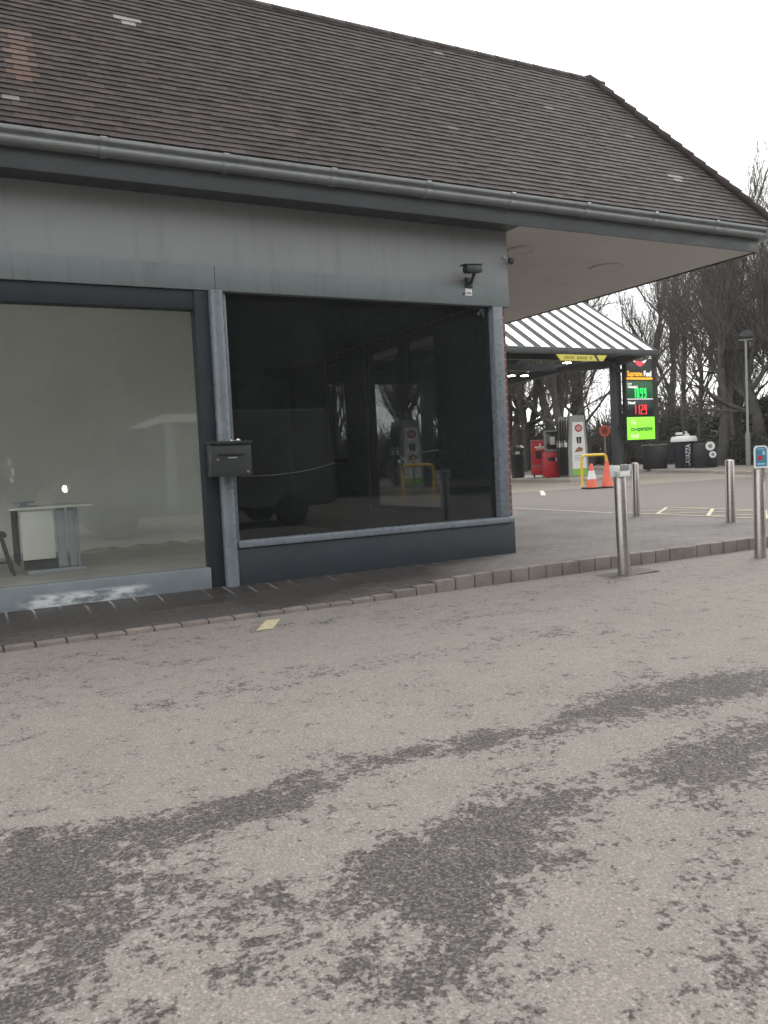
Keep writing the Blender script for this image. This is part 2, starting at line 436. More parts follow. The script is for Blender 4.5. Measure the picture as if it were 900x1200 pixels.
STAINS = [  # x, y, half-length along, half-width, angle, strength: damp and oil stains on the tarmac
    (.15, -4.62, .34, .17, -.2, .62), (.55, -4.60, .42, .13, -.15, .62), (1.0, -4.55, .35, .10, .1, .55), (1.5, -4.43, .42, .10, -.05, .58), (1.95, -4.50, .34, .11, -.1, .55),
    (2.72, -4.46, .36, .16, .05, .85), (3.15, -4.50, .40, .14, -.05, .72), (3.6, -4.6, .4, .16, 0, .65), (2.35, -5.20, .28, .16, .3, .72), (2.75, -5.12, .35, .15, .2, .62),
    (1.35, -5.22, .34, .16, .1, .66), (1.62, -5.12, .30, .12, .2, .60), (1.05, -5.30, .22, .16, 0, .60), (1.2, -5.50, .26, .12, .2, .52), (.92, -5.75, .20, .13, .6, .60), (.72, -5.62, .14, .10, .3, .42),
    (.18, -4.98, .16, .14, .8, .62), (.42, -5.08, .20, .09, .5, .55), (.62, -5.2, .18, .07, .4, .42), (.58, -5.42, .13, .07, .9, .48), (.12, -5.32, .14, .08, .4, .52), (.3, -5.5, .12, .07, 0, .42),
    (1.5, -6.05, .22, .09, .5, .5), (1.75, -5.75, .25, .07, .4, .35), (1.28, -2.25, .20, .07, -.2, .42), (.36, -2.05, .12, .06, 0, .38), (1.9, -3.0, .5, .14, -.1, .30), (3.1, -3.0, .5, .12, -.1, .28),
    (3.5, -2.25, .45, .08, -.1, .34), (1.2, -3.1, .5, .1, 0, .24), (4.2, -2.8, .5, .12, 0, .22), (-.4, -4.7, .5, .3, 0, .6), (-.6, -5.6, .5, .2, .4, .5), (.9, -6.6, .5, .3, 0, .6), (2.6, -6.4, .6, .3, .3, .5), (4.6, -4.9, .6, .2, 0, .5), (5.6, -1.55, .35, .14, 0, .35), (7.4, -1.6, .3, .1, 0, .4), (1.9, -1.6, .8, .1, 0, .25)]
def stain(x, y):
    s = .04
    for (cx, cy, a, b, t, k) in STAINS:
        dx, dy = x - cx, y - cy
        c, n = math.cos(t), math.sin(t)
        u = (dx * c + dy * n) / a; v = (-dx * n + dy * c) / b
        q = u * u + v * v
        if q < 6: s += k * .98 * math.exp(-q * .68)
    return min(s, .95)
def grid(xs, ys, zf, tf=None):
    m = MB(); nx = len(xs)
    for y in ys:
        for x in xs:
            m.v.append((x, y, zf(x, y))); m.tone.append(tf(x, y) if tf else 0.0)
    for j in range(len(ys) - 1):
        for i in range(nx - 1):
            m.f.append((j * nx + i, j * nx + i + 1, (j + 1) * nx + i + 1, (j + 1) * nx + i)); m.mi.append(0)
    return m
def lin(a, b, n): return [a + (b - a) * i / n for i in range(n + 1)]
xs = lin(-40, -1.2, 12)[:-1] + lin(-1.2, 6.0, 144)[:-1] + lin(6.0, 10, 20)
ys = lin(-40, -7.0, 12)[:-1] + lin(-7.0, -1.0, 120)
struct(grid(xs, ys, zg, stain).build('car_park', M['tarmac'], smooth=0, tone=True))
# forecourt tarmac
def zf(x, y): return -.12 + .12 * sstep(-4.2, -1.1, y)
xs = lin(10, 130, 8); ys = [-40, -8] + lin(-4.2, -1.1, 10) + [12.0, 40, 120]
struct(grid(xs, ys, zf).build('forecourt', M['tarmac_far'], smooth=0))
m = MB(); m.add([(-60, 12, 0), (10, 12, 0), (10, 120, 0), (-60, 120, 0)], [(0, 1, 2, 3)])
struct(m.build('yard', M['tarmac_far'], smooth=0))
m = MB(); m.add([(9.5, 12.3, .004), (26.5, 10.2, .004), (27.5, 30, .004), (9.5, 30, .004)], [(0, 1, 2, 3)])
struct(m.build('concrete_apron', M['pad'], smooth=0))
# pavement: ramps down to a dropped kerb in front of the shop on the left
KY = -1.10
def zp(x, y):
    k = 1 - sstep(2.9, 4.4, x)
    return -.095 * k * sstep(.05, KY + .1, y)
def damp(x, y):
    d = sstep(5.6, 3.6, x) * .55 * (0.75 + .25 * sstep(KY, -.3, y)) + .22 * sstep(-.7, -.05, y) * sstep(6.2, 5.2, x)
    return min(1, d + .12)
xs = lin(-40, -1, 6)[:-1] + lin(-1, 7, 64)[:-1] + lin(7, 10, 8); ys = lin(KY + .1, .3, 14)[:-1] + [.3, 3, 12]
struct(grid(xs, ys, zp, damp).build('pavement', M['paving'], smooth=0, tone=True))
# kerb of brick blocks
m = MB(); x = -12.0; rr = random.Random(3)
while x < 9.9:
    L = .205; t = zp(x + L / 2, KY + .1); g = zg(x + L / 2, KY)
    jz = rr.uniform(-.004, .004); jy = rr.uniform(-.006, .006)
    m.box(x + .004, x + L - .004, KY + jy, KY + .098 + jy * .3, min(g, t) - .15, max(t, g + .016) + .006 + jz, .012)
    x += L
struct(m.build('kerb', M['kerb']))
# markings
def strip(name, pts, wd, z, mat):
    m = MB()
    for (a, b) in pts:
        a = Vector(a); b = Vector(b); d = (b - a).normalized(); n = Vector((-d.y, d.x)) * wd / 2
        m.add([(a.x + n.x, a.y + n.y, z), (b.x + n.x, b.y + n.y, z), (b.x - n.x, b.y - n.y, z), (a.x - n.x, a.y - n.y, z)], [(0, 1, 2, 3)])
    return struct(m.build(name, mat, smooth=0))
hp = [((10.15, -.6), (10.15, 3.2)), ((11.45, -.6), (11.45, 3.4))]
for i in range(4):
    y0 = -.6 + i * 1.0
    hp += [((10.15, y0), (11.45, y0 + 1.0))]
hq = [((10.15, -.6 + i + 1.0), (11.45, -.6 + i)) for i in range(4)]
strip('yellow_marking', hp, .06, .006, M['mark_yellow'])
strip('yellow_hatching', hq, .05, .010, M['mark_yellow'])
strip('white_marking', [((10.05, 3.3), (10.3, 9.5))], .06, .006, M['mark_white'])
strip('apron_marking', [((13.6, 9.5), (15.4, 11.8))], .12, .009, M['mark_white'])
m = MB(); m.add([(1.93, -1.62, -.116), (2.06, -1.62, -.116), (2.24, -1.30, -.116), (2.13, -1.28, -.116)], [(0, 1, 2, 3)])
struct(m.build('yellow_paint_patch', M['patch_yellow'], smooth=0))
# far kerb and verge
ka = Vector((22.1, 6.9)); kb_ = Vector((38.0, 36.8)); kd = (kb_ - ka).normalized(); kn = Vector((kd.y, -kd.x))
def kpt(t, off): q = ka + kd * t + kn * off; return q
m = MB(); t = -16.0
while t < 60:
    p = kpt(t, 0); mt = Matrix.Translation((p.x, p.y, 0)) @ Matrix.Rotation(math.atan2(kd.y, kd.x), 4, 'Z')
    m.box(0.004, .91, -.15, 0, -.1, .12, .012, mt); t += .914
struct(m.build('far_kerb', M['concrete_lip']))
m = MB()
a, b = kpt(-16, .152), kpt(60, .152); c, d = kpt(60, 4.2), kpt(-16, 4.2)
m.add([(a.x, a.y, .11), (b.x, b.y, .11), (c.x, c.y, .11), (d.x, d.y, .11)], [(0, 1, 2, 3)])
struct(m.build('footway', M['pad'], smooth=0))
a, b = kpt(-40, 4.2), kpt(90, 4.2); c, d = kpt(90, 120), kpt(-40, 120)
m = MB(); m.add([(a.x, a.y, .14), (b.x, b.y, .14), (c.x, c.y, .14), (d.x, d.y, .14)], [(0, 1, 2, 3)])
struct(m.build('verge', M['earth'], smooth=0))
m = MB(); m.add([(-60, 44, .05), (36, 44, .05), (36, 130, .05), (-60, 130, .05)], [(0, 1, 2, 3)])
struct(m.build('wood_floor', M['earth'], smooth=0))

# ------------------------------------------------------------------ the shop
shop = thing('shop_building', 'grey single storey shop with steep brown tiled roof and two big front windows', 'building')
XE = 9.4; XL = -7.0; YB = 9.5      # right eave, left end, back
# upper rendered wall and its return under the soffit
m = MB(); m.box(XL, 5.535, 0, .22, 2.86, 3.46, .004); m.build('wall', M['render_grey'], shop)
m = MB(); m.box(XL, .0, -.022, .2, 2.652, 2.868, .004); m.box(.004, 2.28, -.022, .2, 2.652, 2.868, .004); m.box(2.284, 5.525, -.022, .2, 2.652, 2.868, .004); m.build('beam', M['beam'], shop)
# side wall: brick with the tinted side openings
m = MB()
m.box(5.428, 5.505, .045, 1.2, .0, 2.64)
m.box(5.34, 5.478, 1.2, 3.12, .0, .40)
m.box(5.34, 5.50, 3.12, 3.72, .0, 2.64)
m.box(5.34, 5.50, 3.72, 4.45, .0, 1.08)
m.box(5.34, 5.50, 4.45, 6.4, .0, 2.64)
m.box(5.30, 5.53, .22, 6.4, 2.64, 3.42)
m.build('brick_wall', M['brick'], shop, smooth=0)
YR = 6.4
m = MB(); m.box(-1.2, 5.3, YR - .2, YR, 0, 3.42); m.box(XL, -5.6, YR - .2, YR, 0, 3.42); m.box(-5.6, -1.2, YR - .2, YR, 0, .5); m.box(XL, XL + .2, .2, .5, 0, 3.42); m.box(XL, XL + .2, 3.9, YR - .2, 0, 3.42); m.box(XL, XL + .2, .5, 3.9, 0, .5); m.box(XL, XL + .2, .5, 3.9, 2.95, 3.42); m.build('rear_wall', M['brick'], shop, smooth=0)  # openings in the unseen end and rear walls added to let daylight in
m = MB(); m.box(XL + .08, XL + .09, .5, 3.9, .5, 2.95); m.box(-5.6, -1.2, 4.34, 4.352, .9, 2.9); m.build('fill_light_glass', M['glass_clear'], shop, smooth=0)  # panes of the added openings, out of view, that brighten the left room
# plinth, posts, frames
m = MB(); m.box(2.335, 5.455, -.06, .12, -.06, .335, .008); m.build('plinth', M['plinth'], shop)
m = MB()
prof = []
for k in range(13):
    t = math.pi * k / 12
    prof.append((2.276 + .062 * math.cos(t), -.045 - .045 * math.sin(t)))
m.prism([(2.214, .12)] + prof[::-1] + [(2.338, .12)], 'z', -.08, 2.65)
m.build('post', M['frame'], shop)
wf = MB()
wf.box(2.335, 2.385, 0.02, .1, .40, 2.65, .006)           # left stile
wf.box(5.30, 5.425, -.03, .1, .40, 2.65, .008)          # right stile
wf.box(2.34, 5.44, -.085, .1, .337, .40, .01)           # sill
dw = wf.build('window_frame', M['frame'], shop)
tag(dw, 'grey frame of the dark right window')
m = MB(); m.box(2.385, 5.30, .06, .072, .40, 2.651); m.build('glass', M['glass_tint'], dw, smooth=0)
lf = MB()
lf.box(XL, 2.125, .0, .13, 2.482, 2.65, .004)
lf.box(2.085, 2.213, -.012, .13, -.05, 2.65, .006)
lf2 = lf.build('window_frame', M['frame_dark'], shop); tag(lf2, 'dark frame and header of the clear left window')
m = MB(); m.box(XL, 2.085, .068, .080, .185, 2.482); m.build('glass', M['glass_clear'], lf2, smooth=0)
def thr_mat():
    k = NT('scuffed_threshold_paint'); p = k.pos()
    c = k.mix(k.mapr(k.noise(p, 4, 5), .3, .7, 0, 1), (.14, .165, .18), (.185, .21, .225))
    sp = k.new('ShaderNodeSeparateXYZ'); k.link(p, sp.inputs[0])
    band = k.math('MULTIPLY', k.mapr(sp.outputs[2], .115, .085, 0, 1), k.math('MULTIPLY', k.mapr(sp.outputs[0], .45, .62, 0, 1), k.mapr(sp.outputs[0], 1.6, 1.35, 0, 1)))
    st = k.new('ShaderNodeMapping'); st.inputs['Scale'].default_value = (3, 3, 9); k.link(p, st.inputs['Vector'])
    nz = k.mapr(k.noise(st.outputs[0], 1.6, 5, .65), .40, .56, 0, 1)
    c = k.mix(k.math('MULTIPLY', k.math('MULTIPLY', band, nz), .85), c, (.62, .64, .64))
    k.link(c, k.b.inputs['Base Color']); k.b.inputs['Roughness'].default_value = .6
    return k.m
m = MB(); m.box(XL, 2.085, -.03, .13, -.06, .185, .006); m.build('threshold', thr_mat(), shop)
# side window frame and glass
m = MB()
for (a, b, c, d) in ((1.2, 1.28, .40, 2.64), (3.06, 3.12, .40, 2.64), (1.28, 3.06, .40, .46), (1.28, 3.06, 2.56, 2.64), (3.72, 3.78, 1.08, 2.64), (4.39, 4.45, 1.08, 2.64), (3.78, 4.39, 1.08, 1.14), (3.78, 4.39, 2.30, 2.38), (3.78, 4.39, 2.58, 2.64), (2.02, 2.20, 2.12, 2.56)):
    m.box(5.37, 5.46, a, b, c, d)
sf = m.build('side_window_frame', M['frame_dark'], shop)
m = MB(); m.box(5.41, 5.422, 1.28, 3.06, .46, 2.56); m.box(5.41, 5.422, 3.78, 4.39, 1.14, 2.58); m.build('glass', M['glass_side'], sf, smooth=0)
# interiors
m = MB(); m.prism([(XL + .2, .13), (2.17, .13), (3.46, 4.4), (XL + .2, 4.4)], 'z', -.02, .03); m.build('shop_floor', M['int_floor'], shop, smooth=0)
m = MB()
m.box(XL + .2, -5.6, 4.3, 4.4, .031, 3.3); m.box(-1.2, 3.44, 4.3, 4.4, .031, 3.3); m.box(-5.6, -1.2, 4.3, 4.4, .031, .9); m.box(-5.6, -1.2, 4.3, 4.4, 2.9, 3.3)  # gap in the unseen stretch of back wall added for more daylight
m.prism([(2.15, .14), (2.17, .14), (3.46, 4.3), (3.44, 4.3)], 'z', .031, 3.3)
m.prism([(XL + .2, .22), (2.18, .22), (3.46, 4.4), (XL + .2, 4.4)], 'z', 3.3, 3.38)
m.build('plaster_wall', M['int_wall'], shop, smooth=0)
m = MB()
xx = XL + .2; r2 = random.Random(9); poly = []
while xx < 3.4:
    poly.append((xx, .06 + r2.random() * .05)); xx += .11
poly = [(XL + .2, .031)] + poly + [(3.4, .031)]
m.prism(poly[::-1], 'y', 4.288, 4.299); m.build('torn_skirting_mark', paint('bare_plaster', (.52, .50, .46), .9, var=.2, scale=6), shop, smooth=0)
m = MB()
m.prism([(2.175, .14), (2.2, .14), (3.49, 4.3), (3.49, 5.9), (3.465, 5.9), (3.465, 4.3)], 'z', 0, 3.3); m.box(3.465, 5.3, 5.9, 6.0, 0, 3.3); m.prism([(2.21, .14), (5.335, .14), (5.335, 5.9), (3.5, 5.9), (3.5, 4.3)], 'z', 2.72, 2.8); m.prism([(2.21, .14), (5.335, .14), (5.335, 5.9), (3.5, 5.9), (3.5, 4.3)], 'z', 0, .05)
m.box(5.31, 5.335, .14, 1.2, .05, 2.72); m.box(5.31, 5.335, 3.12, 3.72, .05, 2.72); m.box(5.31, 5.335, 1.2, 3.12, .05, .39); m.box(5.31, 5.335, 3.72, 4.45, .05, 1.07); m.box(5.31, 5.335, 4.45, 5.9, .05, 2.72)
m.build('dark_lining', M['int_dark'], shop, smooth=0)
# soffit, fascia, gutter
m = MB(); m.box(5.536, XE - .22, -.278, YB + .5, 3.452, 3.49); m.build('soffit', M['soffit'], shop, smooth=0)
m = MB(); m.box(XL, 5.535, -.278, -.001, 3.454, 3.49); m.build('eaves_board', M['fascia'], shop, smooth=0)
m = MB(); m.box(XL, XE - .2, -.30, -.28, 3.435, 3.66, .003); m.box(XE - .218, XE - .198, -.278, YB + .5, 3.435, 3.66, .003); m.build('fascia', M['fascia'], shop)
def gutter_prof():
    return [(0, .012), (0, -.105), (-.055, -.108), (-.088, -.100), (-.104, -.086), (-.108, -.072), (-.100, -.056), (-.084, -.044), (-.080, -.034), (-.092, -.026), (-.116, -.020), (-.122, -.010), (-.122, .010), (-.114, .017), (-.104, .013), (-.104, -.01), (-.07, -.03), (-.09, -.07), (-.05, -.098), (-.008, -.098), (-.008, .012)]
gp = gutter_prof()
m = MB()
m.prism([(-.303 + a, 3.70 + b) for a, b in gp], 'x', XL, XE - .12)
m.prism([(XE - .195 - a, 3.70 + b) for a, b in gp], 'y', -.43, YB + .5)
gu = m.build('gutter', M['gutter'], shop, smooth=0)
x = .3
while x < 9.2:
    m = MB()
    pr = [(-.303 + a * 1.10, 3.70 + b * 1.08) for a, b in gp[:14]] + [(-.31, 3.72)]
    m.prism(pr, 'x', x, x + .05); m.build('gutter_bracket', M['gutter'], gu, smooth=0)
    x += 1.0
# roof tiles
def roof():
    m = MB(); rr = random.Random(11)
    base_z = 3.73; A = 1.55; H = 2.18; L = math.hypot(A, H); ca, sa = A / L, H / L
    y0 = -.395; gauge = .072; n = int(L / gauge)
    def slope(front):
        for c in range(n + 1):
            u = c * gauge; off = u * ca
            tw = .125; start = (XL if front else y0) - (tw / 2 if c % 2 else 0)
            lim0 = XL if front else y0 + off
            lim1 = XE - off if front else YB + .7
            q = start
            while q < lim1:
                a = max(q + .0006, lim0); b = min(q + tw - .0006, lim1); q += tw
                if b - a < .01: continue
                jl = rr.uniform(-.003, .003); jh = rr.uniform(0, .003)
                t = rr.random() ** 1.2 * .66
                # replaced and lichened tiles
                if front:
                    if abs(a - .75) < .09 and 8 <= c <= 17: t = .86 + rr.uniform(-.01, .02)
                    if rr.random() < .0022: t = .9 + rr.random() * .08
                    if abs(a - 1.75) < .11 and c in (24, 25): t = .98
                    if abs(a - 8.05) < .11 and c in (9, 10): t = .98
                m.t = t
                th = .011
                # lower edge lifted by the thickness of the course below
                def P(s, uu, lift):
                    yy = y0 + uu * ca - lift * sa; zz = base_z + uu * sa + lift * ca
                    return (s, yy, zz) if front else (XE - (uu * ca - lift * sa), s, zz)
                u0 = u + jl - .012; u1 = u + gauge + .01
                l0 = th * 2 + jh; l1 = th + jh * .5; bo = .004
                if front and b >= lim1 - 1e-6: b2 = b - gauge * ca
                else: b2 = b
                vs = [P(a, u0, l0), P(b, u0, l0), P(b2, u1, l1), P(a, u1, l1), P(a, u0, bo), P(b, u0, bo), P(b2, u1, bo * 0), P(a, u1, bo * 0)]
                m.add(vs, [(0, 1, 2, 3), (4, 5, 1, 0), (5, 6, 2, 1), (7, 4, 0, 3)])
    slope(True); slope(False)
    m.t = .2
    m.add([(XL, y0, base_z - .01), (XE, y0, base_z - .01), (XE - A, y0 + A, base_z + H - .01), (XL, y0 + A, base_z + H - .01), (XE, YB + .7, base_z - .01), (XE - A, YB + .7, base_z + H - .01)],
          [(0, 1, 2, 3), (1, 4, 5, 2)])
    ob = m.build('roof', M['tile'], shop, smooth=0, tone=True)
    m = MB()
    m.box(XL, XE - A - .05, y0 + A + .02, YB + .7, base_z + H - .1, base_z + H + .01)
    m.build('flat_top', M['felt'], ob, smooth=0)
    # hip and top edge caps
    m = MB(); nn = 16
    P0 = Vector((XE, y0, base_z + .05)); P1 = Vector((XE - A, y0 + A, base_z + H + .02))
    for i in range(nn):
        a = P0.lerp(P1, i / nn); b = P0.lerp(P1, (i + 1.12) / nn); m.t = rr.random() * .6
        m.tube([a + Vector((0, 0, .012)), b], [.06, .05], 10)
    x = XL
    while x < XE - A - .05:
        m.t = rr.random() * .6
        m.tube([(x, y0 + A, base_z + H - .02), (x + .3, y0 + A, base_z + H - .03)], [.06, .055], 10); x += .29
    m.build('ridge_tiles', M['tile'], ob, smooth=50, tone=True)
roof()
# soffit lights (flush discs)
for (x, y, r) in ((7.85, .95, .22), (6.15, .55, .16)):
    m = MB(); m.lathe([(r, 0), (r, -.012), (r * .93, -.02), (r * .86, -.012), (r * .5, -.016), (.001, -.018)], (x, y, 3.451), 32)
    m.build('soffit_light', M['soffit'], shop)

# ------------------------------------------------------------------ small things on the front
t = thing('letterbox', 'dark metal letterbox fixed to the post between the two shop windows', 'letterbox', (2.275, -.09, .995))
m = MB(); m.box(-.185, .185, -.125, 0, 0, .285, .006); m.build('body', M['dark_metal'], t)
m = MB(); m.prism([(-.15, .285), (.0, .30), (.0, .318), (-.155, .302)], 'x', -.2, .2); m.build('lid', M['dark_metal'], t)
m = MB(); m.box(-.12, .12, -.135, -.125, .185, .205, .002); m.build('slot_flap', M['black'], t)
m = MB(); m.box(-.03, .05, -.130, -.125, .158, .168, .001); m.build('name_plate', M['grey_lam'], t)
for (x, z) in ((-.125, .15), (.145, .035)):
    m = MB(); m.tube([(x, -.125, z), (x, -.137, z)], .011, 12); m.build('lock', M['steel'], t)
m = MB()
for (x, y, r) in ((.03, -.06, .012), (.06, -.05, .008), (.09, -.06, .018), (.105, -.055, .012)):
    m.lathe([(r * .4, 0), (r, r * .5), (r * .7, r * 1.1), (.001, r * 1.3)], (x, y, .309), 8)
tag(m.build('pebbles', M['white'], loc=(2.275, -.09, .995), smooth=60), 'pale stones lying on top of the dark letterbox lid', 'pebbles')

m = MB(); pts = []
for i in range(25):
    u = i / 24; x = 2.44 + .95 * u; z = .985 + .075 * u - .03 * math.sin(math.pi * u) + .012 * max(0, u - .85) * 6
    pts.append((x, .045, z))
m.tube(pts, .0035, 6); tag(m.build('cable', M['fascia']), 'thin grey cable sagging across the dark window beside the letterbox', 'cable')

t = thing('security_camera', 'dark security camera on a bracket above the right end of the dark window', 'camera', (5.0, -.022, 2.88))
mr = Matrix.Translation((-.02, -.13, .105)) @ Matrix.Rotation(R(-4), 4, 'Y')
m = MB(); m.box(-.10, .09, -.045, .045, -.035, .04, .012, mr); m.build('body', M['dark_metal'], t)
m = MB(); m.box(-.135, .095, -.052, .052, .041, .050, .003, mr); m.build('sun_hood', M['dark_metal'], t)
m = MB(); m.tube([mr @ Vector((-.1, 0, 0)), mr @ Vector((-.112, 0, 0))], .03, 14); m.build('lens', M['black'], t)
m = MB(); m.box(-.045, .05, -.012, .0, -.06, .05, .004); m.tube([(0.0, -.01, -.01), (0.0, -.06, .0), (-.005, -.12, .06)], .018, 10); m.build('bracket', M['dark_metal'], t)
t = thing('camera_notice', 'small white camera notice stuck below the security camera', 'notice', (5.0, -.0225, 2.745))
m = MB(); m.box(-.042, .042, -.003, 0, 0, .115, .001); m.build('plate', M['white'], t)
m = MB(); m.box(-.03, .005, -.0045, -.003, .062, .078, 0, Matrix.Translation((-.01, 0, -.03)) @ Matrix.Rotation(R(-40), 4, 'Y')); m.box(-.03, .03, -.0045, -.003, .028, .034); m.box(-.03, .03, -.0045, -.003, .016, .022); m.box(.012, .02, -.0045, -.003, .06, .09)
m.build('pictogram', M['black'], t, smooth=0)
t = thing('wall_sensor', 'small dark sensor on the grey wall corner under the soffit', 'sensor', (5.50, 0, 3.13))
m = MB(); m.tube([(0, 0, 0), (0, -.05, 0.01)], .016, 10); m.box(-.03, .0, -.02, 0, .03, .06, .004); m.build('bracket', M['grey_lam'], t)
m = MB(); m.lathe([(.001, -.04), (.03, -.03), (.036, 0), (.03, .03), (.001, .04)], (0.03, -.07, 0), 14); m.build('sensor_head', M['black'], t)

# ------------------------------------------------------------------ inside the left room
t = thing('desk', 'grey desk with a white end panel inside the left shop window', 'desk', (1.02, 2.30, .03))
m = MB(); m.box(-.40, .43, -.05, .72, .700, .728, .005); m.build('desk_top', M['white_board'], t)
m = MB(); m.box(-.30, .03, -.0, .02, .16, .69, .003); m.build('end_panel', M['white_board'], t)
m = MB(); m.box(-.345, -.32, 0.02, .70, .10, .70, .003); m.build('modesty_panel', M['frame_dark'], t)
m = MB(); m.box(.06, .15, .02, .06, .06, .70, .004); m.box(.18, .25, .03, .06, .06, .70, .004); m.box(.26, .285, .02, .06, .06, .7, .003); m.build('leg', M['grey_lam'], t)
m = MB(); m.box(-.26, .34, -.02, .10, .0, .045, .008); m.build('foot', M['grey_lam'], t)
m = MB(); m.box(-.29, .05, .03, .06, .045, .16); m.build('kick_panel', M['frame_dark'], t)
tag((lambda mm: (mm.box(-.30, -.10, .10, .16, .73, .742, .004), mm.box(-.35, -.13, .2, .26, .765, .785, .004), mm.box(-.28, -.2, .2, .24, .73, .766))[0])(MB()).build('paper_tray', M['grey_lam'], loc=(1.02, 2.30, .03)), 'small wire tray standing on the grey desk', 'tray')
t = thing('chair', 'dark chair standing left of the desk inside the shop', 'chair', (.36, 2.55, .03))
m = MB(); m.box(-.24, .22, -.2, .22, .42, .47, .015); m.build('seat', M['black'], t)
for (x, y) in ((-.2, -.17), (.2, -.17), (-.2, .19), (.2, .19)):
    m = MB(); m.tube([(x * .85, y * .85, .43), (x * 1.35, y * 1.2, 0)], .016, 8); m.build('leg', M['black'], t)
m = MB(); m.box(-.24, -.2, -.18, .2, .5, .85, .012); m.build('backrest', M['black'], t)
m = MB(); m.tube([(.25, -.15, .15), (-.22, -.15, .15)], .012, 8); m.build('stretcher', M['black'], t)
# ------------------------------------------------------------------ bollards
def bollard(loc, h, r, label, tilt=0.0):
    t = thing('bollard', label, 'bollard', loc, 0, 'stainless steel bollards round the pavement corner')
    t.rotation_euler = (0, tilt, 0)
    m = MB(); m.lathe([(r, -.05), (r, h - .012), (r * .93, h - .003), (r * .5, h + .002), (.001, h + .003)], (0, 0, 0), 28); m.build('tube', M['steel'], t, smooth=45)
    return t
b1 = bollard((5.64, -1.48, -.12), 1.02, .057, 'bollard with a bent white bracket round its top, nearest the shop', R(-1.2))
m = MB(); 
for k in range(2): pass
m.box(-.075, .075, -.07, .0, .93, .985, .004); m.box(-.075, -.062, -.07, .05, .93, 1.04, .003); m.box(.062, .075, -.07, .05, .93, 1.04, .003); m.build('bracket', M['white'], b1)
m = MB(); m.box(-.058, .058, -.0745, -.071, .985, 1.04, .002); m.build('backplate', M['lampgrey'], b1)
m = MB(); m.box(-.33, .36, -.10, .17, -.001, .005, .002); m.build('base_patch', paint('base_patch_mortar', (.09, .08, .075), .9), b1)
bollard((9.72, 2.42, 0), .85, .055, 'bollard standing right behind the one with the white bracket')
bollard((9.52, .47, 0), .855, .06, 'plain bollard between the bracketed bollard and the one with the blue sign')
b4 = bollard((7.43, -1.59, -.12), .95, .057, 'bollard carrying a blue sign with a white rim on top')
m = MB()
def rrect(x0, x1, z0, z1, r, n=6):
    out = [(x0, z0), (x1, z0)]
    for k in range(n + 1):
        a = math.pi / 2 * k / n; out.append((x1 - r + r * math.cos(a), z1 - r + r * math.sin(a)))
    for k in range(n + 1):
        a = math.pi / 2 + math.pi / 2 * k / n; out.append((x0 + r + r * math.cos(a), z1 - r + r * math.sin(a)))
    return out
mz = Matrix.Rotation(R(-32), 4, 'Z')
m.prism(rrect(-.07, .07, .925, 1.155, .04), 'y', -.075, -.06, mz); sb = m.build('sign_plate', M['white'], b4)
m = MB(); m.prism(rrect(-.055, .055, .945, 1.14, .03), 'y', -.079, -.0755, mz); m.build('sign_face', M['blue_sign'], sb)
m = MB(); m.disc_y(-.012, -.0825, 1.03, .026, .003, 16); m.v = [tuple(mz @ Vector(p)) for p in m.v]; m.build('red_spot', M['red_dark'], sb)
m = MB(); m.box(.012, .035, -.0825, -.0795, 1.06, 1.10); m.box(-.04, .035, -.0825, -.0795, .962, .975); m.box(-.035, .03, -.0825, -.0795, 1.115, 1.124); m.v = [tuple(mz @ Vector(p)) for p in m.v]; m.build('print', M['pale_blue'], sb, smooth=0)
m = MB(); m.prism(rrect(.085, .105, .80, 1.12, .009), 'y', -.07, .0, mz); m.build('sign_edge', M['white'], b4)

# ------------------------------------------------------------------ canopy over the pumps
CX0, CX1, CY0, CY1, CZ, RZ = 6.5, 24.2, 15.5, 25.5, 4.74, 8.0
t = thing('fuel_canopy', 'pitched white striped canopy roof over the fuel pumps', 'canopy')
sl = (RZ - CZ) / (10 / 2)
m = MB()
ym = (CY0 + CY1) / 2
for (ya, yb) in ((CY0, ym), (CY1, ym)):
    m.add([(CX0, ya, CZ), (CX1, ya, CZ), (CX1, yb, RZ), (CX0, yb, RZ), (CX0, ya, CZ - .06), (CX1, ya, CZ - .06), (CX1, yb, RZ - .06), (CX0, yb, RZ - .06)],
          [(0, 1, 2, 3), (4, 7, 6, 5), (1, 5, 6, 2), (0, 3, 7, 4), (0, 4, 5, 1)])
m.build('roof_deck', paint('canopy_deck_grey', (.062, .066, .066), .85, spec=.15), t, smooth=0)
n = 0
x = CX1 - .28
while x > CX0 + .5:
    wd = .37
    for (ya, yb, s) in ((CY0 + .04, ym - .1, 1), (CY1 - .04, ym + .1, -1)):
        za, zb = CZ + .04 * sl + .01, RZ - .1 * sl + .01
        m = MB()
        m.add([(x - wd, ya, za), (x, ya, za), (x, yb, zb), (x - wd, yb, zb), (x - wd, ya, za + .015), (x, ya, za + .015), (x, yb, zb + .015), (x - wd, yb, zb + .015)],
              [(0, 3, 2, 1), (4, 5, 6, 7), (0, 1, 5, 4), (1, 2, 6, 5), (2, 3, 7, 6), (3, 0, 4, 7)])
        m.build('roof_panel', M['white'], t, smooth=0)
    x -= .70
for (ya, yb) in ((CY0 - .12, CY0), (CY1, CY1 + .12)):
    m = MB(); m.box(CX0, CX1, ya, yb, CZ - .20, CZ + .01, .01); m.build('gutter', M['dark_metal'], t)
for xg in (CX0, CX1 - .06):
    m = MB(); m.prism([(CY0, CZ - .2), (CY0, CZ - .07), (ym, RZ - .07), (CY1, CZ - .07), (CY1, CZ - .2), (ym, RZ - .24)], 'x', xg, xg + .06); m.build('verge_board', M['dark_metal'], t, smooth=0)
for (cx) in (23.6, 14.9, 7.4):
    for cy in (17.2, 24.95):
        m = MB(); m.box(cx - .16, cx + .16, cy - .16, cy + .16, 0, 4.56, .015); m.build('column', M['fascia'], t)
